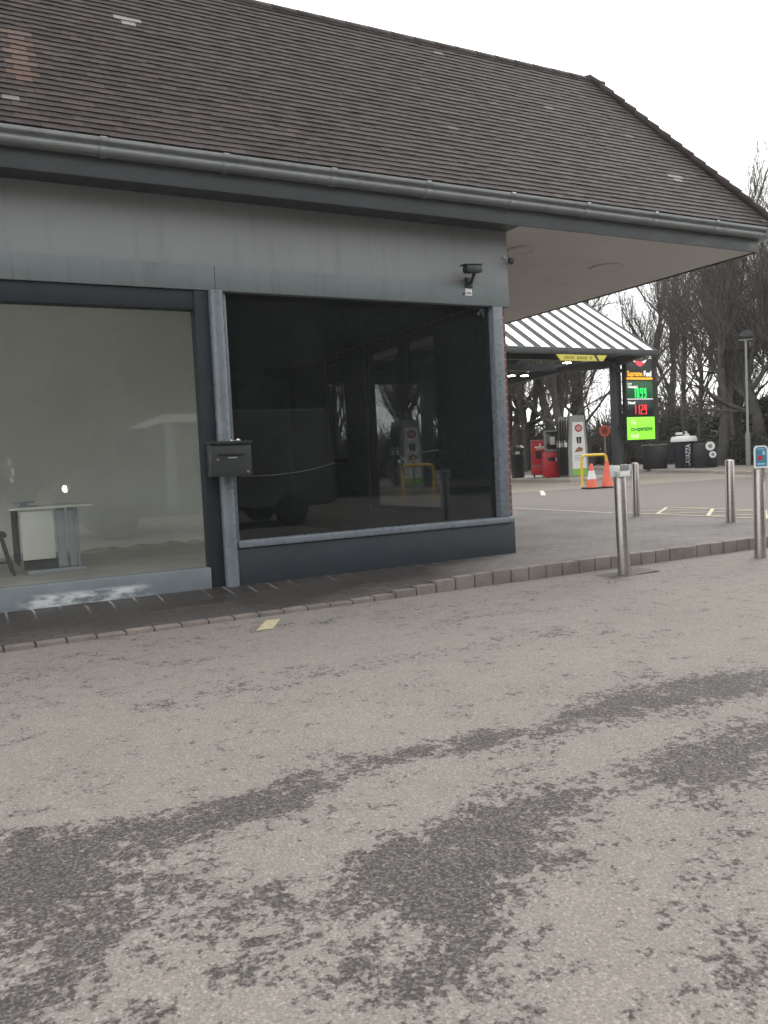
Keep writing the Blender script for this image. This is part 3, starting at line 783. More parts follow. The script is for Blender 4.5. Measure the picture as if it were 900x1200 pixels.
m = MB()
for cx in (23.6, 14.9, 7.4):     # tie beams, deeper toward the columns
    m.prism([(CY0, 4.72), (CY0, 4.56), (17.2, 4.36), (17.9, 4.34), (20.5, 4.5), (24.2, 4.34), (24.95, 4.36), (CY1, 4.56), (CY1, 4.72)], 'x', cx - .1, cx + .1)
for cy in (17.2, 20.5, 24.95):
    m.box(CX0 + .1, CX1 - .1, cy - .08, cy + .08, 4.57, 4.85)
m.build('beam', M['dark_metal'], t, smooth=0)
m = MB()
for i in range(14):
    x = CX0 + .9 + i * 1.28
    m.prism([(CY0 + .05, CZ - .16), (CY0 + .05, CZ - .06), (ym, RZ - .06), (CY1 - .05, CZ - .06), (CY1 - .05, CZ - .16), (ym, RZ - .2)], 'x', x, x + .06)
m.build('rafters', M['dark_metal'], t, smooth=0)
fl = [((21.9, 21.6, 4.50), 'lit floodlight under the canopy, deeper of the pair by the brick corner'), ((21.9, 20.7, 4.40), 'lit floodlight under the canopy, nearer of the pair by the brick corner'),
      ((21.2, 17.2, 4.48), 'lit floodlight under the canopy beside the yellow hanging sign'), ((13.3, 19.0, 4.40), 'lit floodlight seen through the tinted window, above the second pump'), ((15.7, 18.4, 4.35), 'lit floodlight seen through the tinted window, right of the canopy column')]
proto = None
for (p, lab) in fl:
    if proto is None:
        proto = thing('floodlight', lab, 'floodlight', p, 0, 'floodlights under the fuel canopy')
        m = MB(); m.box(-.16, .16, -.11, .11, 0, .13, .01); m.tube([(0, 0, .13), (0, 0, .42)], .015, 8); m.build('housing', M['dark_metal'], proto)
        m = MB(); m.box(-.12, .12, -.09, .09, -.02, -.001, .005); m.build('lamp', M['lamp_on'], proto)
    else: dup(proto, p, 0, lab)
# yellow hanging sign
t = thing('hanging_sign', 'long yellow sign hanging below the canopy gutter', 'sign', (20.3, 15.32, 4.29))
m = MB(); m.prism([(-1.0, 0), (.93, 0), (1.14, .21), (-1.2, .21)], 'y', 0, .04); m.build('board', M['yellow_sign'], t, smooth=0)
m = MB(); m.prism([(.66, 0.0), (.78, 0), (.62, .21), (.5, .21)], 'y', -.006, -.001); m.build('stripe', M['black'], t, smooth=0)
m = MB(); xx = -.86; r2 = random.Random(4)
while xx < .42:
    wd = r2.uniform(.07, .12); m.box(xx, xx + wd, -.006, -.001,   .055, .155)
    xx += wd + (.035 if r2.random() < .8 else .12)
m.build('lettering', paint('faded_sign_print', (.30, .26, .05), .6), t, smooth=0)
for x in (-.7, .7):
    m = MB(); m.tube([(x, .02, .21), (x, .02, .34)], .012, 6); m.build('hanger', M['dark_metal'], t)

# ------------------------------------------------------------------ price sign
t = thing('price_sign', 'tall fuel price sign with lit green and red digits beside the canopy column', 'sign', (23.66, 16.7, 0))
W = 1.44
m = MB(); m.box(0, W, 0, .22, 1.44, 4.62, .015); m.build('cabinet', M['black'], t)
for z in (1.9, 4.1):
    m = MB(); m.box(-.15, .07, .222, .335, z, z + .14, .005); m.build('bracket', M['dark_metal'], t)
m = MB(); m.box(.02, W - .02, -.012, -.001, 3.06, 3.73, .004); gp_ = m.build('unleaded_panel', M['green_panel'], t)
m = MB(); m.box(.02, W - .02, -.012, -.001, 2.38, 3.02, .004); dp_ = m.build('diesel_panel', M['dark_panel'], t)
m = MB(); m.box(-.01, W + .01, -.03, -.001, 1.46, 2.34, .006); lp_ = m.build('shop_panel', M['lime'], t)
m = MB(); m.box(.02, W - .02, -.012, -.001, 3.80, 4.60, .004); tp_ = m.build('brand_panel', M['dark_panel'], t)
m = MB(); m.box(.03, W - .03, -.02, -.0125, 3.80, 3.88, .002); m.build('amber_line', M['amber'], tp_)
m = MB(); m.box(.03, W - .03, -.018, -.0125, 3.03, 3.055); m.build('trim', M['white_lit'], gp_)
RX, UZ = (1, 0, 0), (0, 0, 1)
m = MB(); m.text('Supreme', .3, (.07, -.016, 3.93), RX, UZ, .006, .80, .008); m.build('amber_lettering', M['amber'], tp_, smooth=0)
m = MB(); m.text('Fuel', .3, (.95, -.016, 3.93), RX, UZ, .006, .40, .008); m.build('white_lettering', M['white_lit'], tp_, smooth=0)
m = MB()
pl = []
for k in range(13):
    u = k / 12; pl.append((.42 + .66 * u, 4.50 - .0 * u + .05 * abs(2 * u - 1)))
lo = []
for k in range(13):
    u = 1 - k / 12; lo.append((.42 + .66 * u, 4.50 + .05 * abs(2 * u - 1) - .20 * math.sin(math.pi * u) ** .8))
m.prism(pl + lo[1:-1], 'y', -.02, -.0125); m.build('emblem', M['lip_red'], tp_, smooth=0)
m = MB(); m.prism([(.86, 4.49), (1.12, 4.58), (1.0, 4.44)], 'y', -.0245, -.0205); m.prism([(.34, 4.56), (.52, 4.505), (.46, 4.47)], 'y', -.0245, -.0205); m.build('emblem_tip', M['white_lit'], tp_, smooth=0)
m = MB(); m.text('Low', .14, (.08, -.016, 3.60), RX, UZ, .006, .22); m.text('Unleaded', .15, (.08, -.016, 3.47), RX, UZ, .006, .50, .003); m.build('lettering', M['white_lit'], gp_, smooth=0)
m = MB(); m.text('Diesel', .15, (.08, -.016, 2.85), RX, UZ, .006, .36, .003); m.build('lettering', M['white_lit'], dp_, smooth=0)
m = MB(); m.text('The', .24, (.16, -.034, 2.06), RX, UZ, .006, .27, .006); m.text('food', .27, (.16, -.034, 1.53), RX, UZ, .006, .40, .006); m.build('pale_lettering', M['lime_pale'], lp_, smooth=0)
m = MB(); m.text('co-operative', .27, (.15, -.034, 1.80), RX, UZ, .006, 1.16, .007); m.build('dark_lettering', M['lime_dark'], lp_, smooth=0)
SEG = {'0': 'abcdef', '1': 'bc', '2': 'abged', '9': 'abcdfg'}
def digits(sx, z0, body, mat, par):
    m = MB(); w_, h_, th = .115, .36, .026
    def seg(x, c):
        G = {'a': (x, x + w_, z0 + h_ - th, z0 + h_), 'g': (x, x + w_, z0 + h_ / 2 - th / 2, z0 + h_ / 2 + th / 2), 'd': (x, x + w_, z0, z0 + th),
             'f': (x, x + th, z0 + h_ / 2, z0 + h_), 'b': (x + w_ - th, x + w_, z0 + h_ / 2, z0 + h_), 'e': (x, x + th, z0, z0 + h_ / 2), 'c': (x + w_ - th, x + w_, z0, z0 + h_ / 2)}
        return G[c]
    for ch in body:
        if ch == ' ': sx += .06; continue
        for i, c in enumerate(SEG[ch]):
            a, b, c_, d = seg(sx, c)
            lay = .0006 * i
            m.box(a, b, -.02 - lay, -.0125, c_, d)
        sx += .19
    m.build('digits', mat, par, smooth=0)
digits(.36, 3.10, '1099', M['led_green'], gp_)
digits(.36, 2.45, '1129', M['led_red'], dp_)

# ------------------------------------------------------------------ pump island
m = MB(); m.box(20.3, 23.4, 16.2, 24.0, -.05, .12, .03); m.box(13.3, 16.3, 16.2, 24.0, -.05, .12, .03)
struct(m.build('pump_island', M['concrete_lip']))
def pump(loc, label):
    t = thing('fuel_pump', label, 'fuel pump', loc, 0, 'fuel pumps')
    # end panel faces -y, nozzle bank faces -x
    m = MB(); m.prism([(-.33, 0), (.40, 0), (.40, 1.0), (.30, 2.40), (-.25, 2.40), (-.33, 1.0)], 'y', 0, .08); m.build('end_frame', M['grey_pump'], t, smooth=0)
    m = MB(); m.box(-.26, .33, .08, .72, 0.0, 2.38, .02); m.build('cabinet', M['grey_pump'], t)
    m = MB(); m.prism([(-.22, .32), (.33, .32), (.30, 1.1), (.24, 2.14), (-.17, 2.14), (-.22, 1.1)], 'y', -.012, -.001); ep = m.build('end_panel', M['white'], t, smooth=0)
    m = MB(); m.box(-.22, .33, -.012, -.001, .06, .315); m.build('green_panel', M['green_strip'], t, smooth=0)
    m = MB(); m.disc_y(.05, -.016, 1.90, .15, .0035, 28); m.build('badge', M['red_dark'], ep, smooth=0)
    m = MB(); m.box(-.06, .16, -.0195, -.0165, 1.885, 1.915); m.box(-.02, .12, -.0195, -.0165, 1.82, 1.84); m.box(-.02, .12, -.0195, -.0165, 1.955, 1.975); m.build('badge_print', M['white'], ep, smooth=0)
    m = MB(); m.prism([(-.02, 1.30), (.04, 1.30), (.05, 1.56), (-.05, 1.56)], 'y', -.016, -.0125); m.prism([(.07, 1.30), (.13, 1.30), (.16, 1.56), (.06, 1.56)], 'y', -.016, -.0125); m.build('cup_print', M['black'], ep, smooth=0)
    m = MB(); m.prism([(-.14, .96), (.18, 1.0), (.2, 1.10), (.05, 1.18), (-.06, 1.08)], 'y', -.016, -.0125); m.build('food_print', paint('food_print', (.3, .12, .05), .5), ep, smooth=0)
    m = MB()
    for k in range(4): m.box(-.14, .2 - .03 * (k % 2), -.015, -.0125, .82 - .06 * k, .835 - .06 * k)
    m.build('small_print', M['lampgrey'], ep, smooth=0)
    m = MB(); m.box(-.30, -.262, .10, .70, .06, 2.2, .006); nb = m.build('nozzle_bank', M['black'], t)
    for k in range(4):
        y = .16 + k * .155
        m = MB(); m.tube([(-.30, y, 2.25), (-.34, y, 2.0), (-.35, y, 1.6), (-.36, y, .9), (-.38, y, .35), (-.36, y + .04, .2), (-.34, y + .08, .4), (-.34, y + .06, 1.05)], .02, 6); m.build('hose', M['rubber'], nb)
        m = MB(); m.box(-.39, -.30, y - .03, y + .03, 1.18, 1.36, .01); m.tube([(-.34, y, 1.36), (-.40, y, 1.44)], .018, 6); m.build('nozzle', M['grey_pump'] if k % 2 else M['white'], nb)
        m = MB(); m.box(-.325, -.301, y - .055, y - .035, 1.5, 2.38, .003); m.build('hose_guide', M['steel'], nb)
    m = MB(); m.tube([(.36, .35, 1.1), (.42, .33, .8), (.46, .3, .3), (.6, .28, .25)], .02, 6); m.build('side_hose', M['rubber'], t)
    return t
p1 = pump((22.05, 17.75, .12), 'tall fuel pump with white end panel and black hoses behind the yellow barrier')
p1.scale = (1.3, 1, 1)
dup(p1, (15.0, 18.6, .12), 0, 'fuel pump seen dimly through the tinted shop window')
t = thing('payment_terminal', 'payment screen on a red cabinet between fuel pump and red machine', 'payment terminal', (21.75, 18.75, .12), R(-25))
m = MB(); m.box(-.42, .3, 0, .5, .04, 1.02, .02); m.box(-.36, .24, .05, .45, 0, .04); m.build('cabinet', M['red'], t)
m = MB(); m.box(-.28, -.02, -.012, -.001, .66, .82, .004); m.build('recess', M['black'], t)
m = MB(); m.disc_y(.1, -.015, .72, .09, .014, 18); m.build('badge', M['white'], t)
mt = Matrix.Translation((-.05, .1, 1.04)) @ Matrix.Rotation(R(-8), 4, 'X')
m = MB(); m.box(-.30, .28, 0, .2, 0, .86, .015, mt); m.build('screen_housing', M['lampgrey'], t)
m = MB(); m.box(-.25, .23, -.012, -.001, .1, .8, .003, mt); sc_ = m.build('screen', M['screen'], t)
m = MB(); m.box(-.1, .10, -.016, -.0125, .28, .6, .001, mt); m.build('leaflet', M['paper'], sc_)
t = thing('air_machine', 'red air and water machine with grey side on the pump island', 'machine', (21.85, 19.75, .12), R(-40))
m = MB(); m.box(-.42, .42, 0, .5, .1, 1.55, .02); m.build('cabinet', M['lampgrey'], t)
m = MB(); m.box(-.40, .40, -.02, -.001, .52, 1.52, .008); fp = m.build('front_panel', M['red'], t)
m = MB(); m.box(-.40, .40, -.03, -.001, .12, .48, .008); m.build('lower_panel', M['red'], t)
m = MB(); m.box(-.22, .0, -.028, -.0205, .78, 1.08, .01); m.build('hatch', M['black'], fp)
m = MB(); m.box(-.25, .25, -.025, -.0205, 1.22, 1.28); m.box(-.06, .0, -.025, -.0205, 1.285, 1.4); m.box(-.2, .15, -.025, -.0205, 1.16, 1.19); m.build('print', M['white'], fp, smooth=0)
m = MB(); m.disc_y(.25, -.026, .78, .04, .005, 14); m.build('coin_slot', M['steel'], fp)
for x in (-.34, .28):
    m = MB(); m.box(x, x + .07, .1, .2, 0, .1); m.build('foot', M['black'], t)
t = thing('litter_bin', 'black litter bin beside the brick corner on the pump island', 'bin', (21.75, 21.2, .12))
m = MB(); m.lathe([(.24, 0), (.27, .03), (.30, .85), (.31, .87), (.31, .93), (.001, .93)], (0, 0, 0), 24); m.build('body', M['black'], t)
m = MB(); m.lathe([(.31, .93), (.32, .95), (.32, 1.0), (.25, 1.02), (.25, 1.18), (.31, 1.2), (.31, 1.27), (.2, 1.38), (.001, 1.40)], (0, 0, 0), 24); m.build('hood', M['black'], t)
m = MB(); m.box(-.29, -.1, -.30, -.22, 1.0, 1.12, .02); m.build('opening_flap', M['paper'], t)
# yellow hoop barriers
def barrier(loc, L, H, rz, label):
    t = thing('hoop_barrier', label, 'barrier', loc, rz, 'yellow hoop barriers protecting the pumps')
    pts = [(-L / 2, 0, -.1), (-L / 2, 0, H - .14)]
    for k in range(1, 6):
        a = math.pi / 2 * k / 6; pts.append((-L / 2 + .14 - .14 * math.cos(a), 0, H - .14 + .14 * math.sin(a)))
    pts += [(-p[0], 0, p[2]) for p in pts[::-1]]
    m = MB(); m.tube(pts, .043, 12); m.build('hoop', M['yellow'], t, smooth=50)
    m = MB(); m.lathe([(.09, 0), (.09, .012), (.05, .014)], (-L / 2, 0, .004), 16); m.lathe([(.09, 0), (.09, .012), (.05, .014)], (L / 2, 0, .004), 16); m.build('base_plate', M['yellow'], t)
    return t
barrier((18.3, 12.75, 0), .92, .97, R(-8), 'yellow hoop barrier in front of the tall fuel pump')
barrier((11.35, 11.95, 0), .92, .94, R(-4), 'yellow hoop barrier seen through the tinted shop window')
m = MB(); m.tube([(13.0, 15.0, 0), (13.0, 15.0, 1.15), (13.15, 15.0, 1.3), (14.3, 15.0, 1.38), (14.45, 15.0, 1.25), (14.45, 15.0, 0)], .03, 10)
tag(m.build('steel_hoop', M['steel'], smooth=50), 'steel hoop rail seen through the tinted shop window', 'rail')
# cones
def cone(loc, h, label, bands):
    t = thing('traffic_cone', label, 'traffic cone', loc, 0, 'traffic cones beside the yellow barrier')
    m = MB(); m.box(-.21, .21, -.21, .21, 0, .05, .015); m.build('base', M['rubber'], t)
    m = MB(); m.lathe([(.175, .05), (.16, .07), (.045, h - .01), (.03, h), (.001, h)], (0, 0, 0), 20); m.build('cone', M['orange'], t)
    for (a, b) in bands:
        ra = .16 + (.045 - .16) * (a - .07) / (h - .08); rb = .16 + (.045 - .16) * (b - .07) / (h - .08)
        m = MB(); m.lathe([(ra + .004, a), (rb + .004, b)], (0, 0, 0), 20); m.build('sleeve', M['white'], t)
    return t
cone((17.05, 10.85, 0), .80, 'plain orange traffic cone right of the yellow barrier', [])
cone((16.55, 10.95, 0), .72, 'orange cone with a broad white sleeve inside the yellow barrier', [(.28, .52)])
# round red sign
t = thing('round_sign', 'small round red sign on a thin post behind the pumps', 'sign', (26.95, 21.45, .0), R(-40))
m = MB(); m.tube([(0, .03, 0), (0, .03, 2.0)], .035, 10); m.build('post', M['lampgrey'], t)
m = MB(); m.disc_y(0, -.01, 2.0, .27, .03, 28, sx=.9); sp_ = m.build('plate', paint('weathered_red_sign', (.45, .09, .05), .5, var=.15), t, smooth=0)
m = MB(); m.disc_y(0, -.014, 2.0, .15, .0035, 20, sx=.9); m.build('symbol', paint('sign_dark_red', (.22, .03, .02), .5), sp_, smooth=0)

# ------------------------------------------------------------------ far side: cup, machines, lamp
t = thing('giant_cup', 'giant dark coffee cup display with white lid on the far footway', 'cup display', (30.75, 20.3, .115), R(-45))
m = MB(); m.lathe([(.40, 0), (.415, .03), (.52, 1.20), (.53, 1.24), (.001, 1.24)], (0, 0, 0), 40); bd = m.build('cup_body', M['navy'], t, smooth=45)
m = MB(); m.lathe([(.60, 1.225), (.605, 1.25), (.57, 1.42), (.52, 1.47), (.5, 1.44), (.001, 1.44)], (0, 0, 0), 40); m.build('lid', M['white'], t, smooth=45)
m = MB(); m.box(-.34, .02, -.2, .1, 1.44, 1.5, .02); m.box(-.36, .0, -.22, .1, 1.56, 1.66, .02); m.box(.0, .14, -.2, .1, 1.44, 1.70, .03); m.prism([(.1, 1.70), (.30, 1.44), (.14, 1.44), (.02, 1.7)], 'y', -.2, .1); m.build('lid_ornament', M['white'], t)
m = MB(); m.tube([(-.01, -.23, 1.62), (-.01, -.18, 1.62)], .06, 16); m.build('ornament_eye', M['navy'], t)
# vertical lettering wrapped on the side facing the forecourt
m = MB(); m.text('LAVAZZA', .30, (0, 0, 0), RX, UZ, .006, 1.0, .006)
ang = R(-75)
vs = []
for (u, q, h) in [(p[0], p[2], p[1]) for p in m.v]:
    z = .10 + u; rad = .405 + (.52 - .405) * z / 1.2 + .012 + h * .5
    a = ang + (.12 - q) / rad
    vs.append((rad * math.cos(a), rad * math.sin(a), z))
m.v = vs; m.build('lettering', M['white'], bd, smooth=0)
t = thing('storage_bin', 'dark flat topped bin store left of the giant coffee cup', 'bin store', (30.2, 21.3, .115), R(-45))
m = MB(); m.box(-.75, .35, 0, .7, 0, 1.12, .02); m.build('body', M['black'], t)
m = MB(); m.box(-.80, .40, -.05, .75, 1.121, 1.165, .01); m.build('lid', M['lampgrey'], t)
t = thing('vacuum_machine', 'dark machine with two round white dials right of the giant cup', 'machine', (30.35, 18.55, .115), R(-45))
m = MB(); m.box(-.62, .1, 0, .5, 0, 1.1, .03); m.build('cabinet', M['black'], t)
m = MB(); m.box(.05, .36, .05, .4, 0, .9, .05); m.build('side_unit', M['navy'], t)
for (x, z, r) in ((.06, .96, .20), (.16, .58, .15)):
    m = MB(); m.disc_y(x, -.06, z, r * 1.35, .05, 28); d_ = m.build('dial_surround', M['navy'], t)
    m = MB(); m.disc_y(x, -.075, z, r, .014, 28); dd = m.build('dial', M['white'], d_)
    m = MB(); m.disc_y(x, -.080, z, r * .45, .0045, 20); m.build('dial_centre', M['lampgrey'], dd)
t = thing('street_lamp', 'slim grey lamp column with a box lantern on the far footway', 'street lamp', (31.5, 17.4, .11))
m = MB(); m.lathe([(.11, 0), (.11, 1.35), (.095, 1.45), (.055, 1.5), (.05, 5.55), (.001, 5.55)], (0, 0, 0), 16); m.build('column', M['lampgrey'], t, smooth=45)
m = MB(); m.box(-.28, .28, -.04, .04, 5.5, 5.56, .005, Matrix.Rotation(R(-40), 4, 'Z')); m.build('crossarm', M['lampgrey'], t)
m = MB(); m.prism([(-.24, 5.66), (.24, 5.66), (.28, 5.80), (.1, 5.92), (-.1, 5.92), (-.28, 5.80)], 'y', -.2, .2, Matrix.Rotation(R(-40), 4, 'Z')); m.box(-.05, .05, -.05, .05, 5.56, 5.66); m.build('lantern', M['dark_metal'], t, smooth=0)

# ------------------------------------------------------------------ trees
def bare_tree(seed, H, spread=1.0, r0=.22, up=.55, lean=0.0):
    rr = random.Random(seed)
    tr = MB(); tw = MB()
    def ring(m, pts, rs, seg):
        m.tube(pts, rs, seg, cap=False)
    def grow(p, d, L, r, lev):
        n = 5 if lev == 0 else 4 if lev < 3 else 3
        pts = [p.copy()]; q = p.copy(); dd = d.copy()
        for i in range(n):
            wob = (.10 if lev == 0 else .20 if lev < 3 else .26)
            dd = (dd + Vector((rr.gauss(0, wob), rr.gauss(0, wob), rr.gauss(0, wob * .5) + up * .16))).normalized()
            q = q + dd * (L / n); pts.append(q.copy())
        end = .55 if lev == 0 else .45
        rs = [r * (1 - (1 - end) * i / n) for i in range(n + 1)]
        ring(tr if lev < 3 else tw, pts, rs, 7 if lev == 0 else 5 if lev < 3 else 3)
        if lev >= 5: return
        k = (7, 5, 5, 4, 3)[lev] + (1 if rr.random() < .4 else 0)
        for j in range(k):
            f = (.35 + .65 * (j + rr.random()) / k) if lev == 0 else (.18 + .82 * (j + rr.random()) / k)
            idx = min(n - 1, int(f * n)); t_ = f * n - idx
            bp = pts[idx].lerp(pts[idx + 1], min(1, t_)); bd = (pts[idx + 1] - pts[idx]).normalized()
            az = rr.random() * 6.283 + j * 2.4
            side = bd.cross(Vector((math.cos(az), math.sin(az), .3))).normalized()
            an = R(rr.uniform(24, 52)) * spread
            nd = (bd * math.cos(an) + side * math.sin(an) + Vector((0, 0, up * .35))).normalized()
            grow(bp, nd, L * rr.uniform(.5, .72) * (.95 if lev else .85), rs[idx] * rr.uniform(.42, .62), lev + 1)
        if lev < 4: grow(pts[-1], dd, L * .62, rs[-1] * .9, lev + 1)
    grow(Vector((0, 0, -.2)), Vector((lean, 0, 1)).normalized(), H * .45, r0, 0)
    return tr, tw
VAR = []
specs = [(1, 13.5, .85, .24, .7, 0), (2, 15, 1.0, .30, .55, .05), (3, 12.5, .8, .20, .8, -.05), (4, 14, 1.1, .34, .45, .12), (5, 11, .9, .17, .7, 0), (6, 16, .75, .26, .85, .02), (7, 15, .55, .17, .95, .03), (8, 13, .6, .14, .9, -.06)]
for sp in specs:
    tr, tw = bare_tree(*sp)
    holder = []
    a = tr.build('trunk', M['bark'], None, smooth=80); b = tw.build('crown', M['twig'], None, smooth=0)
    VAR.append((a, b))
    COL.objects.unlink(a); COL.objects.unlink(b)
def put_tree(i, x, y, rz, s, label, group):
    t = thing('bare_tree', label, 'tree', (x, y, .1), rz, group)
    for o in VAR[i]:
        c = o.copy(); COL.objects.link(c); c.parent = t
    t.scale = (s, s, s * random.uniform(.92, 1.1))
    return t
def leaves(n, shape, size, seed, jitter=.35):
    """leaf-sized faces spread through the volume of several lumps"""
    rr = random.Random(seed); m = MB()
    for i in range(n):
        c, rad = rr.choice(shape)
        while True:
            v = Vector((rr.uniform(-1, 1), rr.uniform(-1, 1), rr.uniform(-1, 1)))
            if v.length < 1: break
        v = v.normalized() * (v.length ** .45)
        p = Vector(c) + Vector((v.x * rad[0], v.y * rad[1], v.z * rad[2]))
        if p.z < .02: p.z = rr.random() * .3
        a = Vector((rr.gauss(0, 1), rr.gauss(0, 1), rr.gauss(0, 1))).normalized(); b = a.orthogonal().normalized()
        b = Matrix.Rotation(rr.random() * 6.28, 3, a) @ b
        c2 = a.cross(b); s = size * rr.uniform(.6, 1.4)
        m.t = min(1, max(0, rr.gauss(.4, .28)))
        m.add([p - b * s, p + c2 * s * .5, p + b * s, p - c2 * s * .5], [(0, 1, 2, 3)])
    return m
rt = random.Random(21)
# big individual trees under the canopy line of sight
put_tree(3, 29.0, 33.5, 1.0, 1.05, 'thick leaning bare tree rising behind the black litter bin and red machine', None)
put_tree(1, 33.8, 31.5, 2.2, 1.0, 'forked bare tree directly behind the tall fuel pump', None)
put_tree(0, 26.3, 34.5, 4.2, .95, 'bare tree seen through the tinted window above the second pump', None)
put_tree(2, 37.0, 22.5, 0.4, 1.15, 'bare tree standing right behind the giant coffee cup', None)
put_tree(5, 37.5, 16.5, 5.4, 1.0, 'bare tree standing behind the lamp column', None)
k = 0
GR = 'bare winter trees in the wood behind the forecourt'
spots = []
for ring_d, n_ in ((43, 13), (47, 15), (52, 16), (58, 16), (66, 16)):
    for j in range(n_):
        a = R(14 + (66 - 14) * (j + rt.uniform(.1, .9)) / n_)
        d = ring_d + rt.uniform(-2, 2)
        x = d * math.sin(a); y = -7.3 + d * math.cos(a)
        q = Vector((x, y)) - ka
        if q.dot(kn) < 5.0 and y < 43: 
            if ring_d < 50: continue
            if q.dot(kn) < 5.0 and y < 36: continue
        if a < R(43) and rt.random() < .2: continue
        if ring_d >= 58 and a > R(44): continue
        if a > R(44) and rt.random() < .3: continue
        spots.append((x, y))
for j in range(24):      # tall thin trunks drawn up close together
    a = R(rt.uniform(36, 64)); d = rt.uniform(44, 58)
    x = d * math.sin(a); y = -7.3 + d * math.cos(a)
    if (Vector((x, y)) - ka).dot(kn) < 5.5 and y < 36: continue
    put_tree(rt.choice((4, 6, 6, 7, 7)), x, y, rt.random() * 6.28, rt.uniform(.9, 1.2), 'bare winter tree among the packed trunks of the wood behind the forecourt', GR)
for (an, d, i) in ((50.2, 43, 5), (51.6, 46, 1), (52.8, 43.5, 3), (54.0, 47, 5), (55.5, 44, 1), (57, 46, 5)):
    a = R(an); put_tree(i, d * math.sin(a), -7.3 + d * math.cos(a), an, .98, 'bare winter tree among the packed trunks of the wood behind the forecourt', GR)
for j in range(16):
    a = R(rt.uniform(33, 47)); d = rt.uniform(58, 70)
    x = d * math.sin(a); y = -7.3 + d * math.cos(a)
    if (Vector((x, y)) - ka).dot(kn) < 5.5 and y < 36: continue
    put_tree(rt.choice((1, 5, 6)), x, y, rt.random() * 6.28, rt.uniform(1.05, 1.3), 'bare winter tree among the packed trunks of the wood behind the forecourt', GR)
for (x, y) in spots:
    put_tree(rt.randrange(8), x, y, rt.random() * 6.28, rt.uniform(.85, 1.2), 'bare winter tree among the packed trunks of the wood behind the forecourt', GR)
# evergreen bushes
def bush_shape(w, h, seed):
    rr = random.Random(seed); out = []
    for i in range(9):
        rz = rr.uniform(.5, 1.0)
        out.append(((rr.uniform(-w, w) * .6, rr.uniform(-w, w) * .6, h * rr.uniform(.15, .75)), (w * .5 * rz, w * .5 * rz, h * .28 * rz)))
    out.append(((0, 0, h * .3), (w * .7, w * .7, h * .32)))
    return out
BV = []
for s in range(3):
    m = leaves(9000, bush_shape(2.2, 5.5, 40 + s), .13, 60 + s); o = m.build('foliage', M['ever'], None, smooth=0, tone=True)
    m2 = MB(); r3 = random.Random(s)
    for q in range(5): m2.tube([(0, 0, 0), (r3.uniform(-.6, .6), r3.uniform(-.6, .6), 2.0), (r3.uniform(-1.2, 1.2), r3.uniform(-1.2, 1.2), 4.2)], [.09, .06, .02], 6)
    o2 = m2.build('stem', M['bark'], None)
    COL.objects.unlink(o); COL.objects.unlink(o2); BV.append((o, o2))
def put_bush(i, x, y, rz, s, label, group, sz=1.0):
    t = thing('evergreen_bush', label, 'bush', (x, y, .1), rz, group)
    for o in BV[i]:
        c = o.copy(); COL.objects.link(c); c.parent = t
    t.scale = (s, s, s * sz); return t
GB = 'dark evergreens under the trees of the wood'
nb_ = 0
for j in range(15):
    tt = 4 + j * 2.9; off = 7.5 + rt.uniform(0, 3.5)
    p = kpt(tt, off)
    put_bush(j % 3, p.x, p.y, rt.random() * 6, rt.uniform(.9, 1.25), 'dark evergreen bush in the understorey along the edge of the wood', GB, rt.uniform(.6, .85) if tt < 22 else rt.uniform(.5, .7))
for j in range(5):
    p = kpt(2 + j * 6.2, 15 + rt.uniform(0, 6))
    put_bush(j % 3, p.x, p.y, rt.random() * 6, rt.uniform(1.1, 1.5), 'dark evergreen bush in the understorey along the edge of the wood', GB, rt.uniform(.7, 1.0))
for j in range(10):
    x = 4 + j * 3.6
    if x > 33: continue
    put_bush(j % 3, x, 40 + rt.uniform(0, 4), rt.random() * 6, rt.uniform(.8, 1.1), 'dark evergreen bush in the understorey along the edge of the wood', GB, .5)
# clipped hedge along the far footway
m = MB(); r4 = random.Random(5)
for i in range(26000):
    tt = r4.uniform(-12, 34); f = r4.random()
    off = 4.8 + r4.uniform(-.5, .6); z = .12 + r4.random() ** .8 * (1.35 + .2 * math.sin(tt * 1.7))
    p = kpt(tt, off); p = Vector((p.x, p.y, z))
    a = Vector((r4.gauss(0, 1), r4.gauss(0, 1), r4.gauss(0, 1))).normalized(); b = a.orthogonal().normalized(); c2 = a.cross(b); s = r4.uniform(.05, .1)
    m.t = min(1, max(0, r4.gauss(.45, .3)))
    m.add([p - b * s, p + c2 * s * .5, p + b * s, p - c2 * s * .5], [(0, 1, 2, 3)])
tag(m.build('hedge', M['hedge'], None, smooth=0, tone=True), 'low brown green hedge along the far footway below the trees', 'hedge')
# brushwood deep in the wood
m = MB(); r5 = random.Random(8)
for i in range(2600):
    a = R(r5.uniform(10, 68)); d = r5.uniform(60, 82)
    x = d * math.sin(a); y = -7.3 + d * math.cos(a)
    h = r5.uniform(1.5, 3.5) if a < R(43) else r5.uniform(2, 5.5)
    l = r5.gauss(0, .9)
    m.tube([(x, y, 0), (x + l * .4, y, h * .5), (x + l, y + r5.gauss(0, .5), h)], [.09, .06, .02], 3, cap=False)
    for q in range(5):
        z0 = h * r5.uniform(.3, .9); dx = r5.gauss(0, 1.3)
        m.tube([(x + l * z0 / h, y, z0), (x + l * z0 / h + dx, y + r5.gauss(0, .6), z0 + r5.uniform(.5, 2))], [.035, .012], 3, cap=False)
tag(m.build('brushwood', M['twig'], None, smooth=0), 'tangled brown brushwood deep in the wood', 'brushwood', kind='stuff')

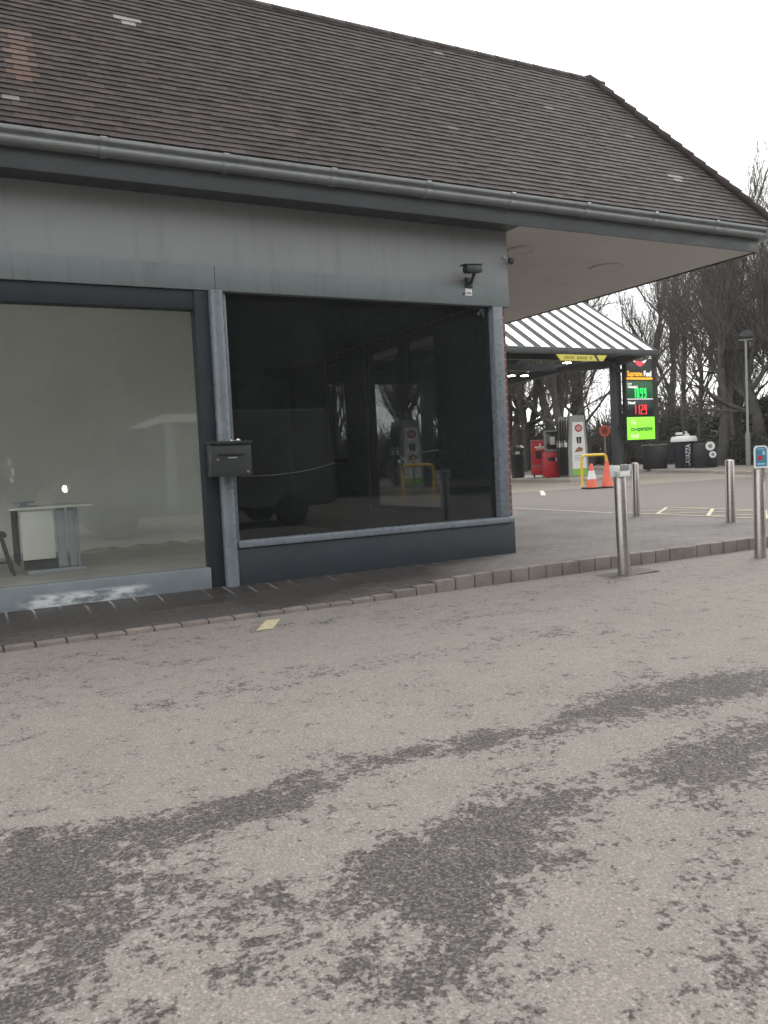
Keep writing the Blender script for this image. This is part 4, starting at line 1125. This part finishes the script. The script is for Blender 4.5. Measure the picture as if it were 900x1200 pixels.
# ------------------------------------------------------------------ behind the photographer, seen mirrored in the shop glass
GS = 'trees across the road mirrored in the shop glass'
for j in range(12):
    put_tree(j % 6, -8 + j * 3.6, -25 + rt.uniform(-2, 2), rt.random() * 6, rt.uniform(.9, 1.1), 'bare tree behind the photographer mirrored in the dark shop window', GS)
for j in range(15):
    put_bush(j % 3, -10 + j * 2.9, -23 + rt.uniform(-1, 1), rt.random() * 6, rt.uniform(1.4, 1.7), 'tall evergreen behind the photographer mirrored in the shop glass', 'evergreens mirrored in the shop glass', 1.25)

def van():
    t = thing('delivery_van', 'grey van with a pale band painted for its sky lit roof edge and lit headlight mirrored in the left shop window', 'van', (1.95, -9.0, -.12))
    Wd = 1.0
    prof = [(0.0, .42), (-.02, .75), (.05, 1.05), (.15, 1.16), (.48, 1.27), (1.1, 2.07), (1.7, 2.33), (5.1, 2.36), (5.2, 2.2), (5.22, .45), (5.1, .38), (.15, .36)]
    bm = bmesh.new()
    f = []
    for s in (-Wd, Wd):
        f.append([bm.verts.new((p[0], s * (.86 if p[1] > 1.9 else 1.0), p[1])) for p in prof])
    n = len(prof)
    bm.faces.new(f[0][::-1]); bm.faces.new(f[1])
    for i in range(n): bm.faces.new((f[0][i], f[0][(i + 1) % n], f[1][(i + 1) % n], f[1][i]))
    bmesh.ops.recalc_face_normals(bm, faces=bm.faces[:])
    bmesh.ops.bevel(bm, geom=bm.edges[:], offset=.06, segments=3, affect='EDGES')
    m = MB(); bm.verts.index_update(); m.add([v.co.copy() for v in bm.verts], [[v.index for v in q.verts] for q in bm.faces]); bm.free()
    m.build('body', M['vwhite'], t, smooth=40)
    m = MB(); m.add([(.53, -.80, 1.34), (.53, .80, 1.34), (1.06, .76, 2.02), (1.06, -.76, 2.02), (.51, -.80, 1.355), (.51, .80, 1.355), (1.04, .76, 2.035), (1.04, -.76, 2.035)], [(0, 1, 2, 3), (4, 7, 6, 5), (0, 4, 5, 1), (1, 5, 6, 2), (2, 6, 7, 3), (3, 7, 4, 0)]); m.build('windscreen', M['vglass'], t, smooth=0)
    for s in (-1, 1):
        m = MB(); m.prism([(.72, 1.30), (1.62, 1.30), (1.62, 1.93), (1.16, 1.93)], 'y', s * 1.005 - .012, s * 1.005 + .012); m.build('side_window', M['vglass'], t, smooth=0)
        m = MB(); m.prism([(1.12, 2.02), (1.72, 2.24), (2.5, 2.26), (2.5, 2.1), (1.7, 2.1), (1.4, 2.0)], 'y', s * .95 - .06, s * .95 + .06); m.build('skylit_band', M['white'], t, smooth=0)  # white side band stands in for the roof edge lit by the sky
        m = MB(); m.prism([(1.72, .5), (1.95, .5), (1.95, 2.09), (1.76, 2.09)], 'y', s * 1.003 - .01, s * 1.003 + .01); m.build('door_pillar', M['grey_lam'], t, smooth=0)
        m = MB(); m.lathe([(.001, -.02), (.05, -.015), (.06, 0), (.05, .03), (.001, .05)], (0, 0, 0), 18, Matrix.Translation((-.0, s * .74, .98)) @ Matrix.Rotation(R(-90), 4, 'Y')); m.build('headlight', M['headlight_on'] if s > 0 else M['white'], t)
        m = MB(); m.box(.62, .77, s * 1.08 - .1, s * 1.08 + .1, 1.35, 1.62, .03); m.build('mirror', M['black'], t)
        for x in (.85, 4.2):
            m = MB(); m.lathe([(.2, -.11), (.31, -.11), (.34, -.08), (.34, .08), (.31, .11), (.2, .11)], (0, 0, 0), 28, Matrix.Translation((x, s * .93, .34)) @ Matrix.Rotation(R(90), 4, 'X')); wh = m.build('wheel', M['rubber'], t)
            m = MB(); m.lathe([(.001, -.09), (.19, -.115), (.205, -.1), (.205, .1), (.19, .115), (.001, .09)], (0, 0, 0), 20, Matrix.Translation((x, s * .93, .34)) @ Matrix.Rotation(R(90), 4, 'X')); m.build('rim', M['black'], wh)
    m = MB(); m.box(-.07, .25, -1.0, 1.0, .36, .62, .05); m.build('bumper', M['black'], t)
van()

# ------------------------------------------------------------------ the damp winter air
def haze():
    k = NT('damp_air'); k.n.remove(k.b)
    v = k.new('ShaderNodeVolumePrincipled'); v.inputs['Color'].default_value = (.93, .94, .95, 1); v.inputs['Density'].default_value = HAZE; v.inputs['Anisotropy'].default_value = .3
    k.link(v.outputs[0], k.out.inputs['Volume'])
    m = MB(); m.box(-110, 135, -70, 135, -1.5, 30)
    return tag(m.build('haze', k.m, smooth=0), kind='stuff')
HAZE = .0006
haze()
